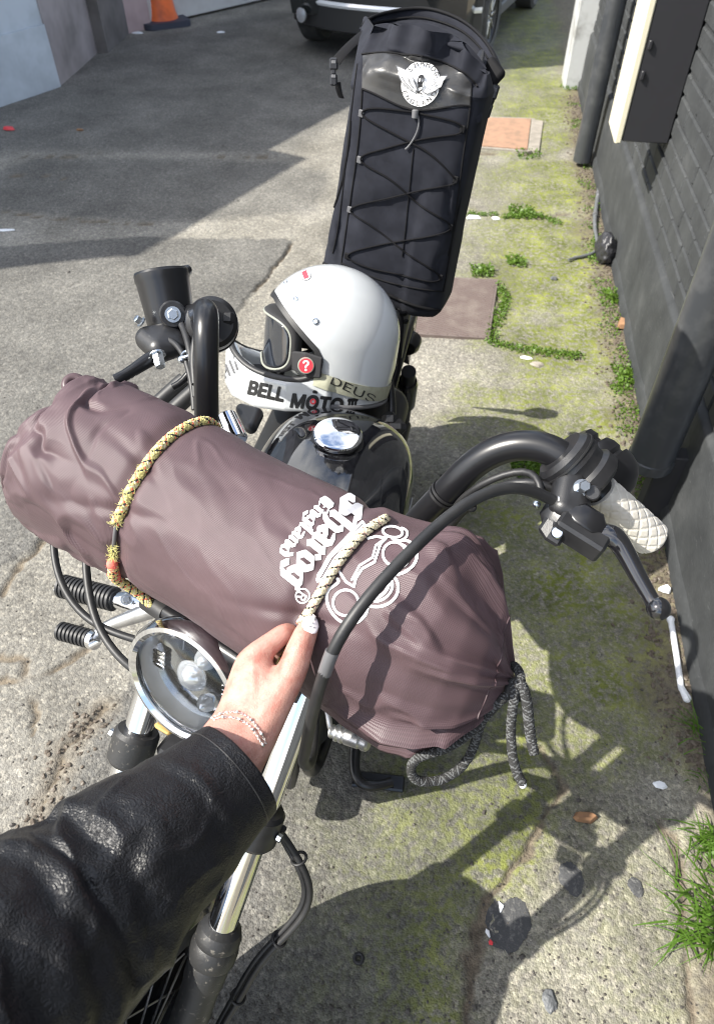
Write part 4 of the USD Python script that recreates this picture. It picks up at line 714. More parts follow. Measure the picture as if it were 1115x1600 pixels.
# frame: a = upwards-away, b = towards the viewer
bup = nrm(V(0, .6, .8)); ba = bup - bt * (bt @ bup)[:, None]; ba /= np.linalg.norm(ba, axis=1, keepdims=True); bb_ = np.cross(bt, ba)
U_, T_ = np.meshgrid(BU, bth, indexing='ij')
def bag_radius(U, T):
    R = np.interp(U, [0, .012, .03, .06, .12, .3, .5, .7, .80, .865, .90, .93, .958, .98, 1], [.050, .078, .090, .098, .1015, .1015, .100, .102, .104, .104, .098, .083, .058, .032, .012])
    e = 1 + .045 * np.cos(2 * T) + .02 * np.cos(4 * T + .6)                           # a little squashed where it lies on the bars
    p = np.stack([U * 6, np.cos(T) * 1.3 + 4, np.sin(T) * 1.3 + 4], -1)
    w = meshkit.fbm(p * 1.1, 3, 2) - .5; w2 = meshkit.fbm(p * 2.8 + 5, 3, 3) - .5; w3 = 1 - 2 * np.abs(meshkit.fbm(p * np.array([1.9, 1.0, 1.0]) + 9, 2, 4) - .5)
    R = R * e + .009 * w + .0012 * w2
    soft = np.exp(-((U - .10) / .10) ** 2)                                            # loosely filled left end: long creases
    R -= .010 * soft * np.clip(w3 - .86, 0, 1) / .14
    for u0, dep, wid, tilt in ((.315, .007, .020, .012), (.68, .006, .016, .010)):     # bitten in by the cord
        uu = U - u0 - tilt * np.sin(T); R -= dep * np.exp(-(uu / wid) ** 2)
        for k, (ph, am) in enumerate(((1.5, .0045), (2.3, .004), (3.0, .0045), (.9, .003))):
            tt = np.angle(np.exp(1j * (T - ph - uu * (1.5 if k % 2 else -2.0)))); R -= am * np.exp(-(tt / .07) ** 2) * np.exp(-(np.abs(uu) / .09) ** 1.5)
    g = np.clip((U - .66) / .34, 0, 1)                                                 # gathered mouth: pleats that deepen towards the cord
    ph = T + .35 * np.sin(2 * T + 1) + .20 * np.sin(5 * T); sh = lambda x: 1 - 2 * np.abs(np.sin(x / 2)) ** .8; R *= 1 + (.10 * g ** .9 * sh(6 * ph + 2.2 * g) * np.interp(U, [.66, .85, 1], [.6, 1, .7]) + .11 * sh(11 * ph + 1.3 * np.sin(2 * T) - 2 * g) * np.interp(U, [.78, .90], [0, 1]) + .09 * sh(23 * ph + g) * np.interp(U, [.85, .93], [0, 1]))
    cr1 = 1 - 2 * np.abs(meshkit.fbm(np.stack([U * 7 + 1.1 * np.cos(T + 1), np.cos(T) * 1.4 + 2 + 3 * U, np.sin(T) * 1.4 + 8], -1), 3, 6) - .5); R += (.0052 * np.clip(cr1 - .88, 0, 1) / .12 + .0003 * (meshkit.fbm(p * 7, 2, 8) - .5)) * np.clip(U / .07, 0, 1) * (.18 + 1.0 * np.exp(-((U - .17) / .13) ** 2) + .8 * np.clip((U - .72) / .15, 0, 1))
    R += .020 * np.exp(-((U - .84) / .05) ** 2) * np.exp(-(np.angle(np.exp(1j * (T - .15))) / .5) ** 2); R += .022 * np.exp(-((U - .835) / .06) ** 2) * np.exp(-(np.angle(np.exp(1j * (T - 3.95))) / .55) ** 2)   # belly of the lower right corner
    return R
RR = bag_radius(U_, T_)
corner = np.exp(-(U_ / .05) ** 2) * np.exp(-(np.angle(np.exp(1j * (T_ - .2))) / .35) ** 2); RR = RR + .020 * corner
bag_rings = bq[:, None] + RR[..., None] * (np.cos(T_)[..., None] * ba[:, None] + np.sin(T_)[..., None] * bb_[:, None])
# the bottom end dishes in and has a pinched, sewn corner
bag_rings += bt[:, None] * ((.012 - .034 * -np.cos(T_ - .25)) * np.exp(-(U_ / .13) ** 2))[..., None]; endw = np.exp(-(U_ / .02) ** 2); bag_rings += bt[:, None] * (.005 * np.sin(3 * T_ + 1) * np.exp(-(U_ / .07) ** 2))[..., None]
bagm = loft(bag_rings); buv = np.stack([(U_ * BL).ravel(), (T_ * .1).ravel()], 1); buv = np.vstack([buv, [[0, 0], [BL, 0]]])
bag = Thing('luggage_bag', 'brown nylon drawstring bag with white print strapped across the handlebars', 'bag', bq[130] - V(0, 0, .1))
bag_path = bag.add('sack', bagm, 'bag_cloth', True, uv=buv)
bag.add('seam', tube(bag_rings[247, 5:160], .0009, 8, straight=True), 'bag_cloth', parent=bag_path)
tie = P(116, 601, .873)
bag.add('corner_knot', ring(.010, .0055, tie, V(.15, -.5, .85), 28, 10), 'bag_cloth', parent=bag_path)
# ---- white print, blackletter built with a broad slanted nib
def nib(paths, w=.20, t=.055, ang=40):
    a_ = math.radians(ang); d_ = np.array([math.cos(a_), math.sin(a_)]); n_ = np.array([-d_[1], d_[0]]); out = []
    sh = [d_ * w / 2 + n_ * t / 2, d_ * w / 2 - n_ * t / 2, -d_ * w / 2 - n_ * t / 2, -d_ * w / 2 + n_ * t / 2]
    for p in paths:
        p = np.asarray(p, float)
        for q0, q1 in zip(p[:-1], p[1:]): out.append(MultiPolygon([Polygon([q + s for s in sh]) for q in (q0, q1)]).convex_hull)
    return unary_union(out)
GL = {  # strokes on a body of x-height 1
 'S': ([[(.75, 1.25), (.45, 1.40), (.15, 1.15), (.20, .85), (.75, .60), (.80, .25), (.45, .0), (.05, .18)], [(.45, 1.4), (.45, .0)], [(.05, .18), (.02, .5)], [(.75, 1.25), (.9, 1.45)]], 1.05),
 'h': ([[(.1, 1.55), (.1, .08), (.18, .0)], [(.1, .75), (.42, 1.0), (.62, .82), (.62, .15), (.45, -.25)], [(.0, 1.5), (.1, 1.6)]], .85),
 'a': ([[(.12, .92), (.42, 1.0), (.58, .85), (.58, .1), (.70, .0)], [(.58, .55), (.15, .42), (.1, .15), (.3, .0), (.55, .15)]], .85),
 'r': ([[(.1, .98), (.16, .88), (.16, .1), (.26, 0)], [(.16, .75), (.45, 1.0), (.58, .85)], [(.02, .9), (.12, 1.0)]], .68),
 'o': ([[(.38, 1.0), (.1, .78), (.1, .2), (.38, 0), (.64, .22), (.64, .8), (.38, 1.0)]], .85),
 'g': ([[(.38, 1.0), (.1, .78), (.1, .28), (.38, .1), (.62, .28), (.62, .9), (.62, -.15), (.35, -.42), (.05, -.25)], [(.38, 1.0), (.75, 1.0)], [(.62, .9), (.80, 1.2)]], .88),
 'E': ([[(.2, 1.35), (.15, .7), (.2, .15), (.5, .0), (.8, .15)], [(.2, 1.35), (.55, 1.2), (.85, 1.4)], [(.2, .72), (.7, .72)], [(.5, 1.25), (.5, .05)]], 1.0),
 'n': ([[(.08, .98), (.14, .88), (.14, .1), (.22, 0)], [(.14, .75), (.42, 1.0), (.58, .85), (.58, .1), (.68, 0)]], .82),
 'l': ([[(.12, 1.55), (.12, .1), (.24, 0)], [(.02, 1.48), (.14, 1.6)]], .42),
 'd': ([[(.25, 1.45), (.60, 1.0), (.64, .8), (.64, .2), (.38, 0), (.1, .2), (.1, .75), (.38, .95), (.60, .8)]], .85)}
def blackletter(word, w=.20, t=.06):
    x = 0; out = []
    for c in word: s_, adv = GL[c]; out.append(affinity.translate(nib(s_, w, t), x, 0)); x += adv
    return unary_union(out), x
def lay(word, start, end, height, w, t, flip=1):
    g, L = blackletter(word, w, t); s_, e_ = np.asarray(start, float), np.asarray(end, float); ux = (e_ - s_) / L; un = (e_ - s_) / np.linalg.norm(e_ - s_); uy = np.array([un[1], -un[0]]) * height * flip
    return place_poly(g, s_, ux, uy)
def mid(s_, e_, h): d_ = nrm(np.array(e_, float) - s_); up = np.array([-d_[1], d_[0]]); up = up if up[0] > 0 else -up; return np.array(s_) - up * h / 2, np.array(e_) - up * h / 2
sa0, sa1 = mid((552, 780), (449, 911), 26); en0, en1 = mid((513, 779), (439, 867), 15)
g1 = lay('Sharog', sa0, sa1, 27.5, .33, .14); g2 = lay('England', en0, en1, 14.5, .30, .13)
rg = unary_union([Point(473, 931).buffer(12.3).difference(Point(473, 931).buffer(10.2)), affinity.rotate(place_poly(affinity.translate(text_poly('R', 1, True), -.38, -.5), (473, 931), (14.5, 0), (0, -14.5)), 125, origin=(473, 931))])
def st(pts, w=3.0, closed=False):
    q = spline(np.column_stack([np.asarray(pts + pts[:1] if closed else pts, float), np.zeros(len(pts) + closed)]), 2.0)[:, :2]; return LineString(q).buffer(w * .62)
def circ(x, y, rx, ry, w, rot=-35): e = affinity.rotate(affinity.scale(Point(0, 0).buffer(1, 32), rx, ry), rot); i = affinity.rotate(affinity.scale(Point(0, 0).buffer(1, 32), rx - w, ry - w), rot); return affinity.translate(e.difference(i), x, y)
emb = [LineString([(496, 906), (498, 898), (514, 870), (540, 842), (566, 816), (571, 823), (545, 848), (522, 876), (505, 905), (497, 909), (496, 906)]).buffer(1.4), LineString([(499, 904), (518, 871), (543, 845), (569, 820)]).buffer(.9),
    LineString([(575, 842), (588, 839), (603, 842), (594, 851), (590, 864), (585, 879), (566, 889), (556, 904), (553, 917), (541, 910), (530, 893)]).buffer(1.5), LineString([(598, 845), (587, 853), (582, 872), (562, 884), (550, 906)]).buffer(1.2),
    circ(613, 832, 17, 10, 3.0, 10), st([(627, 826), (636, 836), (628, 845), (612, 842)], 2.2),
    circ(616, 866, 19.5, 19.5, 3.0), st([(629, 853), (640, 868), (632, 884), (616, 888)], 3.2), st([(628, 845), (648, 856), (650, 876), (636, 892), (612, 899)], 2.8),
    st([(598, 896), (607, 912), (598, 929), (578, 934)], 3.4), st([(601, 898), (613, 915), (603, 934), (578, 938)], 2.4), st([(612, 899), (622, 918), (614, 938), (594, 948), (574, 946)], 2.8),
    circ(540, 942, 21, 21, 3.0), st([(574, 946), (570, 962), (556, 973), (536, 972), (518, 956), (511, 938), (514, 922), (527, 912), (527, 905)], 2.8)]
emblem = unary_union(emb).buffer(.45)
for nm, g in (('lettering', g1), ('lettering', g2), ('registered_mark', rg), ('emblem', emblem)): bag.add(nm, sheet_px(g, bagm, .0009, 3.0), 'white_paint_print', True, parent=bag_path)
# ---- draw cord at the mouth
mo = P(800, 1064, .700); kn = P(806, 1078, .690)
def cord(name, pts, r, parent=None):
    stds = braided(pts, r * .80, .013, 24, r * .25); core = tube(pts, r * .72, 10, step=.004)
    c = bag.add(name, cat([core] + [m for k, m in enumerate(stds) if k % 3 in (0, 1)]), 'yarn_black', True, parent=parent); bag.add('fleck_thread', cat([m for k, m in enumerate(stds) if k % 3 == 2]), 'yarn_grey', True, parent=c if parent is None else parent); return c
dc = cord('draw_cord', [P(800, 1040, .715), P(811, 1052, .70), P(812, 1070, .69), P(802, 1082, .687), P(788, 1090, .688), P(760, 1118, .69), P(728, 1150, .69), P(690, 1172, .69), P(658, 1182, .695), P(643, 1196, .70), P(646, 1215, .705), P(668, 1222, .71), P(700, 1214, .715), P(726, 1192, .715), P(742, 1160, .71), P(752, 1128, .70), P(768, 1104, .70)], .0043)
cord('draw_cord', [P(800, 1072, .690), P(803, 1085, .682), P(800, 1110, .684), P(798, 1150, .69), P(802, 1190, .69), P(816, 1224, .69)], .0043); cord('draw_cord', [P(804, 1070, .688), P(815, 1072, .682), P(822, 1095, .682), P(826, 1130, .684), P(834, 1178, .684)], .0047)
bag.add('cord_knot', cat(ring(.0075, .0046, kn, V(.2, -.5, .8), 24, 10), ring(.006, .0044, kn + V(-.004, 0, -.002), V(.8, -.3, .4), 24, 10), sph(kn, .0055)), 'yarn_black', parent=dc); bag.add('cord_tip', sph(P(816, 1226, .69), .004), 'litter_white', parent=dc)
# ================================================================== bungee cords
def bungee(name, label, px_path, mat_, lift, extra_front=(), extra_back=(), r=.0052):
    pts = on_px(px_path, bagm, lift); k = np.ones(7) / 7
    for c in range(3): pts[:, c] = np.convolve(np.pad(pts[:, c], 3, mode='edge'), k, 'valid')
    pts = np.vstack([*[np.atleast_2d(e) for e in extra_front], pts[::3], *[np.atleast_2d(e) for e in extra_back]]) if len(extra_front) or len(extra_back) else pts[::3]
    return Thing(name, label, 'bungee cord', pts[len(pts) // 2], group='bungee cords over the brown bag'), pts
def woven(t, pts, cols, r=.0052, pitch=.026):
    stds = braided(pts, r * .78, pitch, 16, r * .34); first = t.add('cord', cat([tube(pts, r * .74, 10, step=.004)] + [m for m, c in zip(stds, cols * 4) if c == cols[0]]), cols[0], True)
    for c in dict.fromkeys(cols[1:]):
        if c != cols[0]: t.add('thread', cat([m for m, k in zip(stds, cols * 4) if k == c]), c, True, parent=first)
bc, pts = bungee('bungee_cord', 'frayed yellow and red bungee cord round the left part of the brown bag', [(324, 663), (300, 668), (266, 690), (240, 718), (217, 752), (200, 785), (189, 806), (184, 818)], 'bungee_worn', .004, [P(338, 668, .86), P(334, 664, .835)])
WORN = ['yarn_yellow', 'yarn_yellow', 'yarn_red', 'yarn_yellow', 'yarn_cream', 'yarn_yellow', 'yarn_yellow', 'yarn_black', 'yarn_red', 'yarn_yellow', 'yarn_yellow', 'yarn_cream', 'yarn_yellow', 'yarn_yellow', 'yarn_yellow', 'yarn_black']; CLEAN = ['yarn_cream', 'yarn_cream', 'yarn_pink', 'yarn_cream', 'yarn_cream', 'yarn_cream', 'yarn_cream', 'yarn_black', 'yarn_cream', 'yarn_pink', 'yarn_cream', 'yarn_cream', 'yarn_cream', 'yarn_cream', 'yarn_cream', 'yarn_black']
woven(bc, pts, WORN, .0047)
pts2 = on_px([(184, 818), (181, 835), (178, 855), (178, 870)], bagm, .0025); bc.add('bare_core', tube(pts2[::2], .0022, 10, step=.003), 'grey_trim')
pts3 = on_px([(177, 878), (178, 888), (184, 900), (198, 912)], bagm, .004); woven(bc, np.vstack([pts3[::3], [P(212, 924, .865), P(226, 936, .872), P(238, 945, .877)]]), WORN)
frs, frr = [], np.random.default_rng(3)
mat('fray_yellow', (.62, .58, .24), .8); mat('fray_red', (.72, .16, .12), .8)
def frays(center_pts, n, L, spread):
    out = []
    for _ in range(n):
        p = center_pts[frr.integers(len(center_pts))]; d_ = nrm(frr.normal(0, 1, 3)); l_ = L * frr.uniform(.4, 1); cv_ = camv(p)
        d_ = nrm(d_ + cv_ * .5); s_ = p + d_ * .002; e_ = s_ + d_ * l_; mid = (s_ + e_) / 2 + frr.normal(0, .0012, 3); out.append(tube([s_, mid, e_], [.0003, .00028, .00015], 4, step=.003))
    return cat(out)
bc.add('frayed_sheath', frays(pts[-9:], 300, .0085, .01), 'fray_yellow', kind='stuff'); bc.add('frayed_sheath', frays(pts2[-6:], 160, .007, .01), 'fray_yellow', kind='stuff'); bc.add('frayed_sheath', frays(pts3[:5], 120, .007, .01), 'fray_red', kind='stuff'); bc.add('frayed_sheath', frays(pts[::3], 240, .0055, .01), 'fray_yellow', kind='stuff')
bc.add('red_tuft', hull(np.vstack([pts3[0] + sphere_pts(.0065), pts3[min(8, len(pts3) - 1)] + sphere_pts(.0045)])), 'fray_red')
bc2, pts_b = bungee('bungee_cord', 'clean beige bungee cord with black flecks held down by the hand over the print', [(600, 815), (588, 822), (566, 838), (540, 868), (518, 900), (502, 928), (488, 952), (479, 967), (471, 982)], 'bungee_clean', .0036, [P(612, 822, .80), P(607, 817, .775)])
woven(bc2, pts_b, CLEAN, .0041, .021)
lowp = np.vstack([pts_b[-1:], [P(478, 968, .690)], [P(462, 995, .689)], [P(447, 1022, .690)], [P(434, 1050, .698)], [P(424, 1085, .735)], [P(415, 1110, .79)]]); woven(bc2, lowp, WORN, .0041, .021)

# ================================================================== backpack standing on the seat
PO = P(603, 452, 1.60); pr_ = nrm(V(.93, -.355, -.13)); pu_ = nrm(V(.098, .03, 1) - pr_ * (V(.098, .03, 1) @ pr_)); pf_ = np.cross(pr_, pu_)   # right, up, towards the viewer
def BP(r, u, f): return PO + r * pr_ + u * pu_ + f * pf_
PHT = .435
def pack_ring(h, n=120):
    t = np.linspace(0, 2 * np.pi, n, endpoint=False); u = h
    W = np.interp(u, [-.01, 0, .02, .2, .34, PHT, .465, .490], [.118, .138, .142, .131, .127, .126, .122, .114]); D = np.interp(u, [-.01, 0, .02, .1, .3, PHT, .465, .490], [.06, .078, .085, .09, .088, .075, .032, .012]); e = np.interp(u, [0, .4, .52], [.42, .48, .8])
    c, s = np.cos(t), np.sin(t); x = W * np.sign(c) * np.abs(c) ** e; y = D * np.sign(s) * np.abs(s) ** e
    p = np.stack([x * 9 + 3, np.full(n, u * 9), y * 9 + 3], 1); w = meshkit.fbm(p * 1.2, 3, 21) - .5; w2 = 1 - 2 * np.abs(meshkit.fbm(p * np.array([1.6, .9, 1]) + 7, 2, 22) - .5)
    calm = 1 - .85 * np.interp(u, [.27, .31, .41, .43], [0, 1, 1, 0]); amp = calm * np.interp(u, [0, .03, .3, .42, .5], [.012, .022, .020, .02, .03]); y2 = y + np.sign(s) * np.abs(s) ** .5 * (amp * w - np.clip(w2 - .84, 0, 1) / .16 * calm * np.interp(u, [0, .1, .36, .43, .5], [.006, .008, .006, .012, .010]))
    if u > .425: # folds of the gathered top, hanging ears
        k = (u - .425) / .065; y2 = y2 + (s > 0) * (.030 * k * np.cos(x * 42 + 1.2) * (1 - k * .4) + .014 * k * np.cos(x * 95))
    dz = np.where(u > .425, (u - .425) * (.22 * np.cos(x * 20 + .3) - 2.6 * np.clip((x - .055) / .12, 0, 1) ** 1.5 * .33), 0)
    return BP(x[:, None], (u + dz)[:, None] if np.ndim(dz) else u, y2[:, None])
packm = loft(np.array([pack_ring(h) for h in np.concatenate([[-.008, -.002, .006, .014], np.linspace(.022, .40, 90), np.linspace(.403, .490, 45)])]))
pack = Thing('backpack', 'tall black roll-top backpack with a round white winged emblem standing on the seat', 'backpack', BP(0, 0, 0))
body_p = pack.add('body', packm, 'pack_fabric', 50)
# rolled mouth: the flattened roll from ear to ear
roll = [P(566, 46, 1.53), P(578, 36, 1.55), P(600, 30, 1.57), P(630, 25, 1.58), P(660, 24, 1.575), P(692, 31, 1.555), P(722, 44, 1.53), P(748, 66, 1.495), P(767, 92, 1.455), P(778, 113, 1.42)]
roll_m = tube(roll, [.008, .011, .014, .015, .016, .016, .015, .015, .014, .012], 20, step=.006, flat=.42, flat_dir=pf_)
rp = pack.add('rolled_mouth', roll_m, 'pack_fabric', 50)
pack.add('mouth_binding', tube([p + pu_ * dz + pf_ * .006 for p, dz in zip(roll, (.007, .010, .013, .014, .015, .015, .014, .014, .013, .009))], .0032, 10, step=.006), 'webbing', parent=rp)
pack.add('mouth_binding', tube([p + pf_ * .011 - pu_ * .002 for p in roll[1:-1]], .0022, 8, step=.006), 'webbing', parent=rp)
for ear, sgn in ((P(571, 30, 1.56), -1), (P(752, 82, 1.44), 1)):
    bx_ = BP(sgn * .125, .40, .055); pack.add('gusset_fold', hull(np.vstack([ear + sphere_pts(.006), BP(sgn * .118, .395, .045) + sphere_pts(.010), BP(sgn * .070, .405, .062) + sphere_pts(.012), BP(sgn * .09, .45, .0) + sphere_pts(.012)])), 'pack_fabric', 60)
# straps and buckles hanging from both ends of the roll
def strap(pts, w, name='strap', fd=None): return pack.add(name, tube(pts, .0016, 10, step=.006, flat=w / .0016 / 2, flat_dir=fd if fd is not None else pr_), 'webbing', 40)
strap([P(583, 42, 1.50), P(556, 62, 1.47), P(534, 84, 1.45), P(525, 96, 1.45)], .022); strap([P(527, 128, 1.47), P(529, 140, 1.48), P(533, 152, 1.50)], .014)
def buckle(c, d, L, w, light=False):
    x = nrm(d); y = nrm(np.cross(camv(c), x)); b_ = pack.add('buckle', cat(rbox((L * .45, w, .008), c - x * L * .28, x, y, .003), rbox((L * .45, w * .85, .007), c + x * L * .28, x, y, .003), rbox((L * .2, w * .5, .006), c, x, y, .002)), 'satin_black', 30)
    pack.add('buckle_edge', cat(*[rbox((L * .12, w * .5, .002), c + x * L * q + camv(c) * .0045, x, y, .0008) for q in (-.35, .15)]), 'tab_grey', False, parent=b_)
buckle(P(521, 112, 1.455), P(521, 130, 1.46) - P(521, 96, 1.45), .052, .018)
pack.add('strap_loop', hull(np.vstack([P(768, 97, 1.40) + sphere_pts(.010), P(781, 115, 1.395) + sphere_pts(.010), P(770, 128, 1.40) + sphere_pts(.009), P(762, 118, 1.41) + sphere_pts(.010)])), 'webbing', 50)
strap([P(776, 120, 1.395), P(773, 140, 1.40), P(768, 160, 1.41), P(756, 180, 1.42), P(747, 196, 1.44), P(742, 215, 1.46)], .008)
buckle(P(767, 158, 1.405), P(757, 182, 1.42) - P(772, 135, 1.40), .060, .016)
# front panel pieces lie on the face
fm = packm
rs_ = CubicSpline(np.linspace(0, 1, len(roll)), np.array(roll))
for sgn, vmax, nm in ((1, .93, 'gathered_mouth'), (-1, 1.0, 'gathered_mouth')):
    grid = []
    for v in np.linspace(0, 1, 26):
        row = []
        for s_ in np.linspace(.0, 1, 120):
            xb = -.122 + .246 * s_; b0_ = BP(xb, .384, sgn * .076 * (1 - min(abs(xb / .127), 1) ** 5) ** .5); t0_ = rs_(s_) - pu_ * .004; w_ = v * vmax
            fd = .016 * math.sin(math.pi * min(v, 1)) * (.5 + .9 * math.sin(s_ * 17 + 2.5 * v + .8) + .5 * math.sin(s_ * 39 - 3 * v)) + .020 * math.exp(-((s_ - .12 - .1 * v) / .05) ** 2) * v * (1 - .5 * v) + .026 * math.exp(-((s_ - .86 + .05 * v) / .06) ** 2) * math.sin(math.pi * v)
            row.append(b0_ * (1 - w_) + t0_ * w_ + sgn * pf_ * fd + pu_ * .012 * math.sin(math.pi * v) * math.sin(s_ * 11))
        grid.append(row)
    g_ = np.array(grid); ring_ = np.concatenate([g_, (g_ - sgn * pf_ * .003)[:, ::-1]], 1); pack.add(nm, loft(ring_), 'pack_fabric', 60, parent=rp)
patch = Polygon([(567, 87), (585, 84), (612, 83), (640, 86), (670, 92), (700, 103), (722, 115), (735, 130), (734, 166), (700, 168), (648, 171), (610, 158), (566, 138)])
pt_ = pack.add('leather_patch', sheet_px(patch, fm, .0016, 6), 'pack_leather', True)
pack.add('patch_piping', tube(on_px([(545, 97), (560, 87), (585, 83), (612, 82), (640, 85), (672, 91), (702, 102), (724, 114), (745, 136)], fm, .002), .0016, 8, straight=True), 'webbing', parent=pt_)
pack.add('patch_piping', tube(on_px([(566, 138), (610, 158), (648, 171), (690, 168), (734, 165)], fm, .002), .0016, 8, straight=True), 'webbing', parent=pt_)
bdg = affinity.rotate(affinity.scale(Point(657, 132).buffer(1, 48), 29.0, 33.5), 8); bp_ = pack.add('badge', sheet_px(bdg, fm, .0045, 3), 'white_print', True)
wl = Polygon([(620, 107), (632, 112), (642, 120), (650, 128), (654, 138), (649, 141), (640, 136), (632, 127), (625, 118)]); wr = Polygon([(698, 123), (686, 124), (676, 128), (668, 134), (662, 141), (668, 144), (678, 143), (687, 138), (692, 130)])
pack.add('badge_wing', sheet_px(wl, fm, .0065, 3), 'white_print', True, parent=bp_); pack.add('badge_wing', sheet_px(wr, fm, .0065, 3), 'white_print', True, parent=bp_)
feath = unary_union([LineString(q).buffer(.32) for q in ([(623, 110), (636, 119), (648, 133)], [(626, 117), (637, 126), (648, 137)], [(631, 124), (640, 132), (648, 139)], [(641, 119), (641, 125)], [(695, 125), (681, 130), (667, 139)], [(691, 131), (679, 136), (667, 142)], [(687, 136), (677, 140)], [(676, 128), (677, 134)])] + [wl.exterior.buffer(.35), wr.exterior.buffer(.35)])
skull = unary_union([affinity.scale(Point(657, 126).buffer(1), 4.6, 5.0), sbox(654, 129, 660, 134)]).difference(unary_union([Point(655.3, 126.5).buffer(1.3), Point(659.0, 127).buffer(1.3)])); bolts_ = unary_union([LineString([(652, 143), (660, 138)]).buffer(.8), LineString([(652, 138), (661, 144)]).buffer(.8), Point(656, 142).buffer(1.7)])
def arc_text(word, c, rx, ry, a0, a1, h, inward=False, rot=8):
    out = []; th = np.linspace(math.radians(a0), math.radians(a1), len(word))
    for ch, a_ in zip(word, th):
        g = text_poly(ch, 1, True); g = affinity.translate(g, -(g.bounds[0] + g.bounds[2]) / 2, -.5); o = np.array([c[0] + rx * math.cos(a_), c[1] - ry * math.sin(a_)]); r_ = np.array([math.cos(a_), -math.sin(a_)]); uy = -r_ if inward else r_; ux = np.array([-uy[1], uy[0]]); out.append(place_poly(g, o, ux * h, uy * h))
    return affinity.rotate(unary_union(out), rot, origin=c)
w1_ = arc_text('SHAROG', (657, 132), 23.5, 27.5, 142, 30, 7.0); w2_ = arc_text('ENGLAND', (657, 132), 24, 28, 208, 338, 7.0, True)
for nm, g in (('badge_feathers', feath), ('badge_skull', skull), ('badge_bolts', bolts_), ('badge_word', w1_), ('badge_word', w2_)): pack.add(nm, sheet_px(g, fm, .0082, 1.5), 'grey_trim' if nm == 'badge_feathers' else 'print_black', True, parent=bp_)
# vertical webbing seams, side piping, zip, hem
for ln, r_ in (([(566, 138), (560, 220), (548, 310), (535, 400), (534, 412)], .0018), ([(560, 90), (552, 150), (543, 230), (533, 320), (520, 395)], .0015), ([(735, 130), (733, 175), (722, 250), (712, 330), (698, 420), (692, 455)], .0018), ([(545, 145), (546, 130), (550, 122)], .003), ([(646, 232), (640, 290), (634, 350), (628, 400)], .0012), ([(533, 410), (570, 428), (620, 444), (690, 455)], .0016), ([(548, 188), (543, 240), (533, 290), (520, 330)], .0026)):
    pack.add('seam', tube(on_px(ln, fm, .0008), r_, 8, straight=True), 'webbing', parent=body_p)
pack.add('hem_piping', tube(on_px([(500, 408), (540, 428), (590, 452), (640, 474), (690, 484)], fm, .001), .0035, 10, straight=True), 'webbing', parent=body_p)
pack.add('side_pocket', hull(np.vstack([BP(-.118, u, f) + sphere_pts(r) for u, f, r in ((.015, .03, .018), (.02, -.03, .02), (.12, .02, .014), (.20, .01, .008))])), 'pack_fabric', 60)
pack.add('side_zip', tube([BP(.120, .27, .05), BP(.124, .22, .055), BP(.124, .13, .055)], .0055, 12), 'webbing'); pack.add('side_strap', tube([BP(-.121, .33, .03), BP(-.124, .25, .03), BP(-.128, .17, .035), BP(-.132, .10, .04)], .004, 10), 'webbing')
# elastic lacing
L_ = [(570, 172), (563, 250), (548, 327), (545, 398)]; R_ = [(722, 200), (710, 283), (701, 358), (686, 434)]
cordlines = [[(649, 174), (610, 170), (571, 171), (567, 178), (600, 200), (636, 219), (672, 240), (708, 276), (711, 284), (660, 296), (600, 310), (552, 323), (549, 330), (580, 352), (640, 398), (684, 430), (683, 438), (620, 427), (580, 418), (545, 402), (546, 396), (575, 386), (640, 374), (698, 360), (702, 352), (660, 322), (610, 280), (566, 252), (566, 244), (600, 232), (636, 222), (690, 212), (719, 206), (721, 197), (690, 184), (652, 175)]]
pack.add('lacing_cord', tube(on_px(cordlines[0], fm, .0028, 2.5), .0017, 8, straight=True), 'cord_black')
for q, m_ in (((565, 178), 'tab_grey'), ((562, 250), 'tab_grey'), ((547, 328), 'tab_grey'), ((542, 400), 'webbing'), ((722, 202), 'webbing'), ((711, 281), 'webbing'), ((702, 356), 'webbing'), ((687, 434), 'webbing')):
    p_ = on_px([(q[0], q[1] - 2), q, (q[0], q[1] + 2)], fm, .002)[1]; pack.add('lacing_tab', rbox((.010, .013, .004), p_, pr_, pu_, .0015), m_, 30)
cl = on_px([(650, 170), (650, 176), (649, 184)], fm, .005); tg = pack.add('cord_toggle', cat(cyl(cl[0], cl[-1], .006, n=16, ch=.0015)), 'tab_grey'); pack.add('cord_tail', tube(on_px([(652, 176), (655, 190), (652, 205), (643, 222), (634, 232)], fm, .004), .0017, 8, straight=True), 'tab_grey', parent=tg)
pack.add('hanging_strap', tube([P(622, 482, 1.52), P(628, 500, 1.52), P(626, 540, 1.52), P(622, 580, 1.52), P(612, 608, 1.51)], .0035, 10), 'webbing'); pack.add('strap_end', cat(rbox((.016, .006, .022), P(630, 490, 1.50), RGT, UPC, .002), rbox((.010, .006, .020), P(634, 502, 1.50), RGT, UPC, .002)), 'webbing', False)

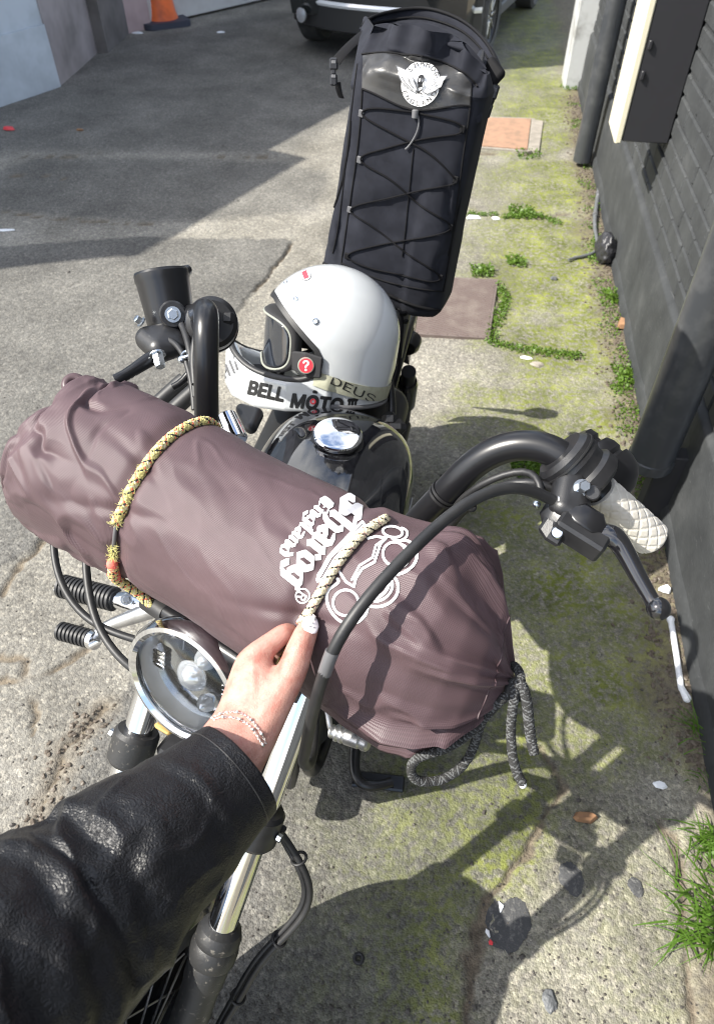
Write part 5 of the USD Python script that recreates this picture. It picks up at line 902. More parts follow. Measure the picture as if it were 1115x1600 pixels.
# ================================================================== white full-face helmet on the seat
HO = V(-.0543, 1.2573, .9190); hf = nrm(V(-.9920, .0065, .1259)); hu = V(.1202, .3492, .9293); hu = nrm(hu - hf * (hu @ hf)); hl_ = np.cross(hu, hf)
HM = np.stack([hf, hl_, hu]); hw = lambda p: HO + np.asarray(p, float) @ HM
def ell(rx, ry, rz, c=(0, 0, 0), n=5): m = trimesh.creation.icosphere(n, 1.0); m.vertices = m.vertices * (rx, ry, rz) + c; return m
def shell(off):
    dome = ell(.142 + off, .121 + off, .136 + off); th = np.linspace(0, 2 * np.pi, 72, endpoint=False)
    low = np.column_stack([(.118 + off) * np.cos(th) - .012, (.106 + off) * np.sin(th), np.full(72, -.118)]); mid = np.column_stack([(.137 + off) * np.cos(th) - .004, (.118 + off) * np.sin(th), np.full(72, -.05)])
    sk = manifold3d.Manifold.hull_points(np.vstack([dome.vertices, low, mid]).astype(np.float64))
    chain = [[((.00, .106, z), r) for z, r in ((-.070, .014), (-.118, .012))], [((.075, .098, z), r) for z, r in ((-.087, .013), (-.128, .012))], [((.135, .074, z), r) for z, r in ((-.084, .013), (-.134, .012))], [((.180, .038, z), r) for z, r in ((-.066, .013), (-.128, .012))], [((.196, 0, z), r) for z, r in ((-.049, .013), (-.118, .012))]]
    chain = chain + [[((p[0], -p[1], p[2]), r) for p, r in c] for c in chain[-2::-1]]
    segs = [manifold3d.Manifold.hull_points(np.vstack([np.asarray(p) + sphere_pts(r + off, 3) for p, r in chain[i] + chain[i + 1]])) for i in range(len(chain) - 1)]
    return sk, manifold3d.Manifold.batch_boolean(segs, manifold3d.OpType.Add)
portp = Polygon([(.30, .075), (.118, .066), (.070, .024), (.030, -.010), (.020, -.026), (.022, -.052), (.05, -.078), (.30, -.078)]).buffer(-.008).buffer(.008)
def ext(poly, h=.4): m = trimesh.creation.extrude_polygon(poly, h); v = m.vertices.copy(); m.vertices = np.column_stack([v[:, 0], v[:, 2] - h / 2, v[:, 1]]); m.fix_normals(); return to_man(m)
sk, chn = shell(0); sk_i, _ = shell(-.012); skx, chx = shell(.0016)
head = to_man(ell(.118, .098, .118)); neck = to_man(trimesh.creation.cylinder(.088, .3, sections=64)).translate([0, 0, -.15])
cheek = manifold3d.Manifold.hull_points(np.vstack([(x, s_ * y, z) + sphere_pts(.008) for x, y in ((-.02, .078), (.07, .076), (.125, .050), (.165, .016)) for s_ in (-1, 1) for z in (-.2, -.03)]))
port = ext(portp)
outer = (sk - port) + chn; hm = to_tm(outer - head - neck - cheek - sk_i.scale([.97, .97, .97]).translate([0, 0, 0]) if False else outer - head - neck - cheek)
hm_w = hm.copy(); hm_w.vertices = hw(hm.vertices)
helmet = Thing('helmet', 'white full-face motorcycle helmet with goggles resting between tank and backpack', 'helmet', HO - hu * .13)
hp = helmet.add('shell', hm_w, 'helmet_white', 38)
trim = skx - sk.scale([.985, .985, .985]); trim = (trim - chx) ^ (ext(portp.buffer(.009)) - ext(portp.buffer(-.001)))
def H2(man, nm, mt, sm=40, parent=None): t = to_tm(man); t.vertices = hw(t.vertices); return helmet.add(nm, t, mt, sm, parent=parent), t
try: H2(trim, 'port_trim', 'rubber', parent=hp)
except Exception as ex: print('trim', ex)
# rubber lip along the top edge of the chin bar
lip = [(.020, .113, -.050), (.045, .110, -.068), (.080, .101, -.074), (.136, .077, -.072), (.182, .039, -.054), (.199, 0, -.037)]; lip = lip + [(x, -y, z) for x, y, z in lip[-2::-1]]
helmet.add('chin_lip', tube([hw(p) for p in lip], .0065, 12, step=.006), 'rubber', parent=hp)
helmet.add('lining', (lambda t: (setattr(t, 'vertices', hw(t.vertices)), t)[1])(to_tm((to_man(ell(.1175, .0975, .1175)) - to_man(ell(.10, .082, .10)) - port - neck))), 'foam_black', 50)
helmet.add('chin_pad', hull(np.vstack([hw(p) + sphere_pts(.012) for p in ((.10, .066, -.10), (.165, .03, -.10), (.165, -.03, -.10), (.10, -.066, -.10))])), 'foam_black', 50)
edge = [(.118 * math.cos(t) - .012, .106 * math.sin(t), -.118) for t in np.linspace(.9, 2 * np.pi - .9, 60)]
helmet.add('base_trim', tube([hw(p) for p in edge], .005, 10, step=.01), 'grey_trim', parent=hp)
# printed words and stickers
def words_px(t, s, e, h, bold=True, shear=0.0):
    g = text_poly(t, 1.0, bold); L = g.bounds[2]; s, e = np.asarray(s, float), np.asarray(e, float); un = (e - s) / np.linalg.norm(e - s); uy = np.array([un[1], -un[0]]) * h + un * shear * h; return place_poly(g, s, (e - s) / L, uy)
def dec(nm, g, mt, lift=.0007, edge=3.5): return helmet.add(nm, sheet_px(g, hm_w, lift, edge), mt, True, parent=hp)
dec('lettering', unary_union([words_px('BELL', (385, 614), (442, 627), 20), words_px('MOTO', (451, 635), (533, 643), 20, True, .12), words_px('III', (541, 642), (556, 641), 18, True, .2)]).buffer(1.0), 'black_print')
dec('vent_slot', unary_union([LineString(q).buffer(1.5) for q in ([(353, 570), (359, 586)], [(359, 564), (366, 582)], [(365, 558), (371, 577)], [(348, 577), (352, 590)])]), 'grey_trim')
dec('sticker', affinity.rotate(affinity.scale(Point(477, 430).buffer(1, 24), 9.5, 8.5), 20), 'tab_grey', .0006); dec('sticker', affinity.rotate(affinity.scale(Point(477, 430).buffer(1, 24), 8.3, 7.3), 20), 'white_print', .0011); dec('sticker', affinity.rotate(sbox(473, 424, 481, 436), -20), 'red_print', .0018)
dec('sticker', Point(489, 627).buffer(4.5).difference(Point(489, 627).buffer(2.2)), 'red_print', .0014)
for q, r_ in (((494, 502), 5.2), ((463, 467), 4.4), ((448, 441), 4.0)): p_ = on_px([(q[0] - 2, q[1]), q, (q[0] + 2, q[1])], hm_w, 0)[1]; st_ = helmet.add('snap_stud', lathe([(r_ * .00125, -.002), (r_ * .00125, .002), (r_ * .0009, .003), (r_ * .0006, .0016), (0, .0016)], p_, nrm(p_ - HO), 24), 'steel_bolt', 30, parent=hp)
p_ = on_px([(491, 612), (493, 613), (495, 614)], hm_w, 0)[1]; helmet.add('strap_rivet', lathe([(.0048, -.001), (.0048, .0015), (0, .0022)], p_, nrm(p_ - HO), 20), 'black_print', parent=hp)
# ---- goggles worn on the helmet
gog = Thing('goggles', 'black goggles with dark lens and khaki strap stretched round the white helmet', 'goggles', hw((.12, 0, 0)))
def gpt(a, z, r=0.0):  # curved face of the goggles: a = angle round the face, z = height
    return hw((.030 + (.094 + r) * math.cos(a), (.099 + r) * math.sin(a), z - .016 + .10 * max(0, .04 - z) * math.cos(a) * 0))
def outline(k, n=72):   # outline in (angle, height), k shrinks it
    t = np.linspace(0, 2 * np.pi, n, endpoint=False); c, s = np.cos(t), np.sin(t); a = 1.22 * k * np.sign(c) * np.abs(c) ** .55; z = (.056 * k * np.sign(s) * np.abs(s) ** .6); nose = np.where(s < 0, .016 * np.exp(-(a / .28) ** 2), 0); return a, z * 1.0 + nose
def band(ks, rs):
    rings = []
    for k, r_ in zip(ks, rs): a, z = outline(k); rings.append([gpt(x, y, r_) for x, y in zip(a, z)])
    return np.array(rings)
gf_ = gog.add('frame', loft(np.concatenate([band([1.02, 1.035, 1.02, .95, .90, .885, .90, 1.02], [-.018, 0, .010, .013, .011, .004, -.018, -.018])]), cap=False), 'foam_black', 50)
def lens_mesh(k, r_):
    a, z = outline(k); rg_ = [np.array([gpt(x * q, y * q + (0 if q > .3 else 0), r_) for x, y in zip(a, z)]) for q in np.linspace(1, .02, 12)]; return loft(np.array(rg_))
gog.add('lens', lens_mesh(.92, .009), 'goggle_lens', True); a_, z_ = outline(.93); gog.add('lens_rim', tube([gpt(x, y, .0125) for x, y in zip(np.r_[a_, a_[:2]], np.r_[z_, z_[:2]])], .0022, 10, step=.004), 'goggle_rim', parent=gf_)
def strap_pts(z0, z1, a0, a1, off, n=90):
    out = []
    for t in np.linspace(a0, a1, n):
        q = (1 - math.cos(t)) / 2; zc = z0 + (z1 - z0) * q; d_ = np.array([math.cos(t), math.sin(t), 0]); o_ = np.array([0, 0, zc]); out.append((o_, d_))
    o_ = hw(np.array([x for x, _ in out])); d_ = np.array([x for _, x in out]) @ HM
    far = o_ + d_ * .6; loc, ir, it = hm_w.ray.intersects_location(far, -d_, multiple_hits=False); res = np.full((n, 3), np.nan); res[ir] = loc; res = res + d_ * off
    return res, d_
full = []
def strapband(a0, a1, zz0, zz1, half, mt, off, nm, parent=None):
    rows_ = []
    for e in (-half, -half * .5, 0, half * .5, half): p_, d_ = strap_pts(zz0 + e, zz1 + e, a0, a1, off); rows_.append(p_)
    R1 = np.array(rows_).transpose(1, 0, 2); dd = np.array([x for x in strap_pts(zz0, zz1, a0, a1, off)[1]])[:, None]; okr = ~np.isnan(R1).any((1, 2)); R1 = R1[okr]; dd = dd[okr]
    ring_ = np.concatenate([R1 + dd * .0022, (R1 - dd * .0005)[:, ::-1]], 1); return gog.add(nm, loft(ring_), mt, 40, parent=parent), loft(ring_)
sp, spm = strapband(1.35, 2 * np.pi - 1.35, -.038, -.098, .0145, 'strap_khaki', .001, 'strap')
for q in (1, -1): gog.add('strap_anchor', hull(np.vstack([hw((x, q * y, z)) + sphere_pts(.0035) for x, y, z in ((.070, .100, -.022), (.066, .100, -.052), (.016, .1235, -.022), (.016, .1225, -.056), (.045, .116, -.018), (.040, .117, -.058))])), 'foam_black', 40, parent=gf_)
print('anchor px', PX(hw([(.035, .124, -.038), (.016, .1235, -.04)]))[:, :2])
try:
    gog.add('strap_lettering', sheet_px(words_px('DEUS', (513, 598), (583, 630), 12.5, False), spm, .0006, 3), 'black_print', True, parent=sp)
except Exception as ex: print('deus', ex)
p_ = None
p_ = hw((.043, .122, -.038)); bn = nrm(camv(p_) * .5 + nrm(hl_) * .5); p_ = p_ + bn * .003
bd = gog.add('badge', lathe([(.0155, -.004), (.0155, .0008), (.0135, .0016), (0, .0016)], p_, bn, 32), 'red_print', 30); x_, y_, _ = basis(bn, UPC)
qm = text_poly('?', .019, True); qm = affinity.translate(qm, -(qm.bounds[0] + qm.bounds[2]) / 2, -(qm.bounds[1] + qm.bounds[3]) / 2); v_, f_ = trimesh.creation.triangulate_polygon(qm if qm.geom_type == 'Polygon' else max(qm.geoms, key=lambda g: g.area), engine='earcut')
allg = list(qm.geoms) if hasattr(qm, 'geoms') else [qm]; tm = [];
for g in allg: v_, f_ = trimesh.creation.triangulate_polygon(g, engine='earcut'); tm.append(trimesh.Trimesh(p_ + bn * .0022 - v_[:, :1] * y_ * 1.0 + v_[:, 1:] * x_, f_, process=False))
gog.add('badge_mark', cat(tm), 'white_print', False, parent=bd)
gog.add('badge_foot', lathe([(.0156, .0), (.0156, .0012), (.0136, .0020), (.0136, .0012)], p_, bn, 32), 'goggle_rim', parent=bd)
# ================================================================== the rider's left hand and leather sleeve
hand_chain = []
def J(px, py, d, r): return (P(px, py, d), r)
wr_t, wr_p = J(407, 1140, .640, .0185), J(366, 1122, .652, .0175); fa_t, fa_p = J(345, 1232, .60, .025), J(318, 1205, .61, .025)
mi, mm_, mr_, mp_ = J(399, 1024, .655, .0122), J(386, 1040, .663, .0130), J(376, 1064, .680, .0125), J(370, 1092, .694, .0115)
cmc, tm_, ti_, tt_ = J(432, 1092, .645, .0165), J(458, 1046, .648, .0142), J(471, 1004, .654, .0122), J(485, 973, .661, .0098)
ip_, idp, itp = J(449, 985, .669, .0097), J(456, 1000, .697, .0085), J(448, 1018, .712, .0075)
mp2, mdp, mtp = J(432, 998, .690, .0096), J(440, 1018, .715, .0084), J(430, 1035, .722, .0074)
rp2, rdp, rtp = J(416, 1022, .712, .0090), J(424, 1042, .730, .0080), J(414, 1056, .728, .0070)
pp2, pdp, ptp = J(402, 1056, .724, .0082), J(410, 1072, .736, .0072), J(402, 1082, .728, .0064)
knuckle = J(396, 1020, .652, .0125)
chain = [[fa_t, fa_p, wr_t, wr_p], [wr_t, wr_p, cmc, mm_], [wr_t, wr_p, mm_, mr_, mp_], [wr_t, J(402, 1032, .657, .011), mm_, J(425, 1096, .645, .0150)], [cmc, J(403, 1036, .660, .010), mm_, wr_p], [mi, mm_, mr_], [cmc, J(434, 1060, .662, .0085), J(403, 1036, .660, .0085)], [cmc, tm_], [tm_, ti_], [ti_, tt_],
         [mi, J(426, 1003, .660, .0106)], [J(426, 1003, .660, .0106), ip_], [ip_, idp], [idp, itp], [mm_, mp2], [mp2, mdp], [mdp, mtp], [mr_, rp2], [rp2, rdp], [rdp, rtp], [mp_, pp2], [pp2, pdp], [pdp, ptp]]
hnd = bones(chain, 2).refine_to_length(.0034); ht = to_tm(hnd); trimesh.smoothing.filter_taubin(ht, lamb=.55, nu=-.53, iterations=16)
# knuckle dimples, tendons, creases
def bumpat(t, p, r, h, dirn=None):
    d = np.linalg.norm(t.vertices - p, axis=1); t.vertices = t.vertices + t.vertex_normals * (h * np.exp(-(d / r) ** 2))[:, None]
for q, r_, h_ in ((P(390, 1010, .642), .009, .0016), (P(370, 1030, .652), .008, .0014), (P(447, 972, .66), .007, .0010), (P(470, 1000, .643), .007, .0012)): bumpat(ht, q, r_, h_)
for (a_, b_), h_ in ((((392, 1030), (398, 1105)), .0011), (((378, 1040), (385, 1110)), .0009)):
    for t in np.linspace(0, 1, 14): bumpat(ht, P(a_[0] + (b_[0] - a_[0]) * t, a_[1] + (b_[1] - a_[1]) * t, .640), .0045, h_ * .45)
for t in (0, .003, -.003): # creases on the thumb joint
    q = P(470, 1003, .642) + UPC * t
    d = ht.vertices - q; al = np.abs(d @ nrm(P(485, 973, .661) - P(471, 1004, .654))); w_ = np.exp(-(al / .0007) ** 2) * np.exp(-(np.linalg.norm(d, axis=1) / .009) ** 2); ht.vertices = ht.vertices - ht.vertex_normals * (.0006 * w_)[:, None]
person = Thing('person', 'person in a black leather jacket reaching in from lower left, hand gripping the cord', 'person', P(400, 1100, .66))
arm = person.add('arm', ht, 'skin', True)
nail = Polygon([(480, 955.5), (490, 956.5), (499, 960), (500.5, 967), (497, 979), (492, 989), (486, 990), (476, 985), (472.5, 978), (476, 965)]).buffer(-1).buffer(1.6)
nm_ = sheet_px(nail, ht, .0011, 2.0); np_ = PX(nm_.vertices)[:, :2]; ed = np.array([nail.exterior.distance(Point(q)) for q in np_]); nm_.vertices = nm_.vertices + nm_.vertex_normals * (np.minimum(ed / 4, 1) * .0007)[:, None]
nl = person.add('thumb_nail', nm_, 'nail_white', True, parent=arm)
for i, (qx, qy, r_) in enumerate(((491, 967, .0019), (488, 974, .0010), (484, 979, .0009), (490, 980, .0009), (479, 980, .0008))):
    p_ = on_px([(qx - 1, qy), (qx, qy), (qx + 1, qy)], nm_, .0006)[1]; person.add('rhinestone', trimesh.Trimesh(*(lambda m: (m.vertices + p_, m.faces))(trimesh.creation.icosphere(1, r_)), process=False), 'rhinestone', False, parent=nl)
# bracelet: two fine chains with small beads
def chainlet(px_, off, r, gap):
    pts = on_px(px_, ht, off, 1.5); L = np.concatenate([[0], np.cumsum(np.linalg.norm(np.diff(pts, axis=0), axis=1))]); q = np.array([np.interp(np.arange(0, L[-1], gap), L, pts[:, c]) for c in range(3)]).T
    return q
ch1 = chainlet([(331, 1124), (345, 1117), (362, 1113), (380, 1117), (396, 1130), (408, 1148), (414, 1162)], .0012, .0008, .0018); ch2 = chainlet([(334, 1126), (350, 1122), (370, 1124), (390, 1136), (403, 1154), (410, 1166)], .0012, .0008, .0018)
dang1 = np.array([np.interp(np.linspace(0, 1, 16), [0, .5, 1], [ch1[-1][c], P(417, 1172, .632)[c], P(404, 1192, .628)[c]]) for c in range(3)]).T; dang2 = np.array([np.interp(np.linspace(0, 1, 14), [0, .6, 1], [ch2[-1][c], P(413, 1178, .630)[c], P(407, 1188, .626)[c]]) for c in range(3)]).T
for c_ in (np.vstack([ch1, dang1]), np.vstack([ch2, dang2])):
    links = []
    for k, (a_, b_) in enumerate(zip(c_[:-1], c_[1:])):
        d_ = b_ - a_
        if np.linalg.norm(d_) > 1e-6: links.append(ring(.00085, .00032, (a_ + b_) / 2, nrm(np.cross(d_, camv(a_)) if k % 2 else np.cross(d_, np.cross(d_, camv(a_)))), 8, 5))
    br = person.add('bracelet_chain', cat(links), 'silver', True)
    for k in range(5, len(c_) - 1, 9): person.add('bracelet_bead', sph(c_[k], .0019, 2), 'silver', parent=br)
# sleeve
sc = np.array([P(372, 1204, .622), P(348, 1226, .612), P(308, 1262, .595), P(230, 1332, .560), P(120, 1430, .520), P(0, 1532, .470), P(-120, 1640, .425), V(-.30, -.02, 1.27), V(-.26, -.14, 1.42)]); sr = [.0490, .0510, .0560, .0655, .0745, .0830, .0870, .088, .095]
sl_u = np.concatenate([[0], np.cumsum(np.linalg.norm(np.diff(sc, axis=0), axis=1))]); scs = CubicSpline(sl_u, sc); su = np.linspace(0, sl_u[-1], 300); sq = scs(su); st_, sa_, sb_ = frames(sq); sth = np.linspace(0, 2 * np.pi, 200, endpoint=False)
Us, Ts = np.meshgrid(su, sth, indexing='ij'); Rs = np.interp(Us, sl_u, sr)
pn_ = np.stack([Us * 17 + .8 * np.sin(Ts + 1.0), np.cos(Ts) * 1.15 + 5, np.sin(Ts) * 1.15 + 5], -1); f1 = meshkit.fbm(pn_ * 1.0, 3, 31); f2 = 1 - 2 * np.abs(meshkit.fbm(pn_ * 1.5 + 3, 2, 32) - .5); f3 = meshkit.fbm(pn_ * 4, 2, 33)
grow = np.clip((Us - .03) / .10, 0.15, 1); Rs = Rs + grow * (.009 * (f1 - .5) + .0035 * np.clip(f2 - .72, 0, 1) / .28 - .002)
for u0, am, wd, ph, tl in ((.060, .0018, .008, .5, .012), (.095, .0028, .010, 1.4, .016), (.130, .0042, .011, .3, .018), (.165, .0050, .012, 1.0, .022), (.205, .0060, .013, .1, .024), (.245, .0062, .013, .8, .022), (.285, .0066, .014, 1.6, .026), (.33, .0070, .015, .5, .024)):
    uu = Us - u0 - tl * np.sin(Ts + ph) - .012 * (meshkit.fbm(np.stack([np.cos(Ts) * 2 + u0 * 90, np.sin(Ts) * 2, Us * 6], -1), 2, 35) - .5); Rs += am * (np.exp(-(uu / wd) ** 2) - .55 * np.exp(-((uu - wd * 1.5) / (wd * .7)) ** 2)) * (.35 + .65 * np.clip(meshkit.fbm(np.stack([np.cos(Ts) * 1.2 + u0 * 50, np.sin(Ts) * 1.2, Us], -1), 2, 36) * 1.6 - .2, 0, 1))
srg = sq[:, None] + Rs[..., None] * (np.cos(Ts)[..., None] * sa_[:, None] + np.sin(Ts)[..., None] * sb_[:, None])
inner = [srg[0] + (sq[0] - srg[0]) * k + st_[0] * dz for k, dz in ((.045, -.001), (.075, .002), (.09, .02), (.12, .06))]
sleeve = loft(np.concatenate([np.array(inner[::-1]), srg])); slp = person.add('jacket_sleeve', sleeve, 'leather', True)
for u_ in (.013,): person.add('cuff_stitching', tube(np.array([sq[int(u_ / sl_u[-1] * 299)] + (srg[int(u_ / sl_u[-1] * 299)] - sq[int(u_ / sl_u[-1] * 299)]) * 1.003])[0][list(range(200)) + [0]], .0006, 5, straight=True), 'cast_black', parent=slp)

# ================================================================== small things on the ground
def slab(px_, z0, z1, jit_=0.0): q = np.array([G(*p)[:2] for p in px_]); return prism(Polygon(q), z0, z1)
def gz(p): return float(ground_z(p[0], p[1]))
def thing_slab(name, label, cat_, px_, mt, h, sub=()):
    q = np.array([G(*p)[:2] for p in px_]); zz_ = gz(q.mean(0)); t = Thing(name, label, cat_, [*q.mean(0), zz_]); pp = Polygon(q); m = trimesh.creation.extrude_polygon(pp.buffer(-.004).buffer(.003), h + .03); m.apply_translation([0, 0, zz_ - .03]); t.add('plate', m, mt, False); return t, q, zz_
t, q, zz_ = thing_slab('utility_cover', 'small rusty orange utility cover set in the mossy paving beyond the backpack', 'utility cover', [(752, 185), (829, 187), (823, 235), (744, 229)], 'rust_plate', .010)
fr = Polygon(q).buffer(.028).difference(Polygon(q).buffer(.004)); m = trimesh.creation.extrude_polygon(fr, .036); m.apply_translation([0, 0, zz_ - .03]); t.add('frame', m, 'kerb_stone', False)
q2 = np.array([G(*p)[:2] for p in ((831, 188), (848, 190), (841, 238), (825, 236))]); m = trimesh.creation.extrude_polygon(Polygon(q2), .038); m.apply_translation([0, 0, zz_ - .03]); t.add('edging_block', m, 'kerb_stone', False)
t, q, zz_ = thing_slab('inspection_cover', 'dark ribbed iron inspection cover with mossy edge just right of the backpack foot', 'inspection cover', [(630, 432), (778, 438), (764, 531), (612, 522)], 'iron_plate', .010)
c_ = q.mean(0); ux_ = (q[1] - q[0]); uy_ = (q[3] - q[0]); pq = Polygon(q).buffer(-.012); ribs = []
for k in range(-30, 31):
    l_ = LineString([c_ + ux_ * (-1.2) + uy_ * (k / 30 - .45), c_ + ux_ * 1.2 + uy_ * (k / 30 + .45)]).intersection(pq)
    if l_.length > .03: b_ = l_.buffer(.0032, cap_style=2, quad_segs=1); r_ = trimesh.creation.extrude_polygon(b_, .0035); r_.apply_translation([0, 0, zz_ + .009]); ribs.append(r_)
for r_ in ribs: t.add('rib', r_, 'iron_plate', False)
# cable lying along the foot of the wall
cp = [np.r_[G(*p)[:2], 0] for p in ((937, 203), (942, 235), (938, 275), (931, 320), (928, 362), (931, 392), (922, 400), (905, 404), (887, 409))]
for c_ in cp: c_[2] = gz(c_) + .012
cb_ = Thing('cable', 'grey black cable with pale tape lying along the foot of the right wall', 'cable', cp[4]); cbp = cb_.add('sheath', tube(cp, [.014, .015, .013, .013, .012, .011, .009, .008, .006], 12), 'cable_jacket')
for i, tt in enumerate((.40, .46, .58)): qq = spline(np.array(cp), .01); k = int(tt * len(qq)); cb_.add('tape_band', tube(qq[k:k + 4], .0148, 14, straight=True), 'tab_grey', parent=cbp)
# black crumpled downpipe stub against the wall
st0 = Wray(962, 325, .07); st0[2] = 0; bl = trimesh.creation.icosphere(4, 1.0); bl.vertices = bl.vertices * (.045, .08, .075) * (1 + .5 * (meshkit.fbm(bl.vertices * 2.2, 3, 41) - .5))[:, None] + st0 + V(0, 0, .07)
single('black_bag', 'crumpled black plastic lump lying against the foot of the dark wall', 'rubbish', bl, 'box_black', 40)
lit = lambda px_, py_, h=.004: np.r_[G(px_, py_)[:2], gz(G(px_, py_)) + h]
a_, m_, b_ = [lit(*p, .006) for p in ((1046, 975), (1062, 1076), (1071, 1094))]
single('plastic_stick', 'bent white plastic stick lying at the foot of the right wall', 'litter', cat(tube([a_, (a_ + m_) / 2 + V(0, 0, .002), m_], .0085, 10, step=.02, flat=1.0), hull(np.vstack([m_ + sphere_pts(.0085), b_ + sphere_pts(.011)])), hull(np.vstack([a_ + sphere_pts(.0088), a_ + (a_ - m_) * .04 + sphere_pts(.0110)]))), 'litter_white')
def flake(px_, py_, sx, sy, h, name, label, mt, seed, cat_='litter', group=None):
    o = lit(px_, py_, h * .3); r_ = np.random.default_rng(seed); an = np.sort(r_.uniform(0, 6.28, 11)); p2 = np.column_stack([np.cos(an) * sx, np.sin(an) * sy]) * r_.uniform(.6, 1.1, (11, 1)); pts = np.vstack([np.column_stack([p2, np.full(11, 0)]), np.column_stack([p2 * .75, r_.uniform(.5, 1, 11) * h])]); m = hull(o + pts); single(name, label, cat_, m, mt, 25, group=group or {'paper_scrap': 'pale scraps of litter on the ground', 'stone': 'loose stones on the paving', 'leaf': 'dead leaves on the ground', 'wrapper': 'wrappers on the ground'}.get(name))
def blob(px_, py_, rx, ry, h, name, label, mt, seed, cat_='stone'):
    o = lit(px_, py_, 0); t = trimesh.creation.icosphere(4, 1.0); n_ = meshkit.fbm(t.vertices * 1.7 + seed * 3.1, 4, seed) - .5; n2_ = meshkit.fbm(t.vertices * 6 + seed, 2, seed) - .5
    t.vertices = t.vertices * (1 + .75 * n_ + .18 * n2_)[:, None] * (rx, ry, h) + o; single(name, label, cat_, t, mt, 60, group='loose stones on the paving' if name == 'stone' else None)
blob(795, 1440, .046, .052, .0018, 'tar_patch', 'flat dark patch of tar with white flecks on the near paving', 'tar', 1, 'tar')
blob(893, 1372, .026, .034, .004, 'stone', 'small dark grey stone on the sandy near paving', 'tar', 2); blob(993, 1386, .016, .020, .004, 'stone', 'dark stone near the grass at the right edge', 'tar', 3)
flake(914, 1277, .028, .016, .014, 'stone', 'tan stone chip on the pale sandy paving', 'litter_brown', 4, 'stone'); blob(859, 1565, .014, .020, .008, 'stone', 'grey pebble at the very bottom of the paving', 'cable_jacket', 5)
flake(783, 1418, .007, .013, .004, 'paper_scrap', 'white scrap touching the edge of the tar lump', 'litter_white', 6); flake(767, 1472, .006, .006, .003, 'plastic_bit', 'tiny red plastic bit beside the tar lump', 'litter_red', 7); flake(762, 1458, .006, .010, .004, 'paper_scrap', 'white scrap just above the tiny red plastic bit', 'litter_white', 8)
flake(1032, 1225, .018, .014, .006, 'paper_scrap', 'pale flat scrap near the cracked paving edge by the wall', 'litter_white', 9); flake(1036, 925, .018, .016, .016, 'paper_scrap', 'crumpled white scrap by the wall just above the lever tip', 'litter_white', 10); flake(739, 340, .045, .026, .012, 'paper_scrap', 'white flat scrap by the lower right side of the backpack', 'litter_white', 11); flake(773, 342, .028, .018, .010, 'paper_scrap', 'smaller white scrap beside a grassy crack', 'litter_white', 12)
flake(971, 514, .050, .035, .030, 'leaf', 'curled brown dead leaf at the foot of the wall above the drainpipe base', 'litter_brown', 13); flake(823, 558, .032, .016, .006, 'paper_scrap', 'white scrap on the paving below the mossy crack', 'litter_white', 14); flake(838, 570, .03, .02, .008, 'stone', 'pale pebble beside the white scrap below the mossy crack', 'kerb_stone', 15, 'stone'); flake(864, 437, .020, .012, .012, 'stone', 'blue-grey pebble on the slab right of the iron cover', 'cable_jacket', 16, 'stone')
flake(214, 51, .07, .03, .012, 'paper_scrap', 'white scrap on the asphalt beside the cone base', 'litter_white', 17); flake(345, 50, .045, .02, .01, 'paper_scrap', 'white scrap on the shaded asphalt right of the cone', 'litter_white', 18); flake(14, 202, .05, .022, .02, 'wrapper', 'red wrapper at the left edge of the shaded asphalt', 'litter_red', 19); flake(125, 203, .032, .018, .012, 'leaf', 'yellowish leaf on the shaded asphalt near the left building', 'litter_brown', 20); flake(10, 359, .05, .016, .006, 'paper_scrap', 'thin white strip at the left edge of the asphalt', 'litter_white', 21)
flake(934, 243, .05, .035, .02, 'wrapper', 'pale grey wrapper on the cable by the wall', 'cable_jacket', 22); flake(946, 240, .03, .03, .03, 'paper_scrap', 'small white scrap by the weeds at the wall foot', 'litter_white', 23); flake(950, 290, .03, .03, .03, 'paper_scrap', 'white chip between the cable and the wall', 'litter_white', 24); flake(962, 394, .030, .025, .02, 'paper_scrap', 'white chip at the wall foot below the black plastic lump', 'litter_white', 25)
ws_ = lit(560, 1499, .004); single('rubber_washer', 'small black rubber washer on the near paving', 'washer', ring(.0085, .004, ws_, V(0, 0, 1), 24, 8), 'rubber')
# pebbles and chips nobody could count
pr_ = np.random.default_rng(11)
def scatter(n, fn, size, mt, name, flat=.6):
    vs_, fs_, k = [], [], 0; base = trimesh.creation.icosphere(0, 1.0)
    for _ in range(n):
        p = fn()
        if p is None: continue
        s_ = size() ; v = base.vertices * pr_.uniform(.6, 1.2, (12, 1)) * (s_, s_ * pr_.uniform(.5, 1), s_ * flat); a = pr_.uniform(0, 6.28); R_ = np.array([[math.cos(a), -math.sin(a), 0], [math.sin(a), math.cos(a), 0], [0, 0, 1]]); vs_.append(v @ R_.T + [p[0], p[1], gz(p) + s_ * flat * .35]); fs_.append(base.faces + k); k += 12
    m = trimesh.Trimesh(np.vstack(vs_), np.vstack(fs_), process=False); pth = numbered('/World', name); tag(emit(pth, m, mt, False).GetPrim(), kind='stuff')
    return pth
def fn_any():
    p = G(pr_.uniform(-40, 1150), 1640 - 1500 * pr_.uniform(0, 1) ** 1.6)[:2]; dw = (p - W0[:2]) @ WN[:2]; return p if dw > .03 else None
scatter(2600, fn_any, lambda: pr_.uniform(.0015, .0042) * (2.0 if pr_.random() < .04 else 1), 'pebble_mix', 'pebbles')
def fn_wall():
    s_ = pr_.uniform(-.3, 5.2); d_ = .03 + abs(pr_.normal(0, .055)); p = WP(s_, 0, d_)[:2]; return p
scatter(2600, fn_wall, lambda: pr_.uniform(.003, .011), 'chip_mix', 'wall_foot_debris', .5)
cl5 = crack_lines[5]
def fn_cr():
    a = pr_.random() * (len(cl5) - 1); i = int(a); return cl5[i] + (cl5[i + 1] - cl5[i]) * (a - i) + pr_.normal(0, .03, 2)
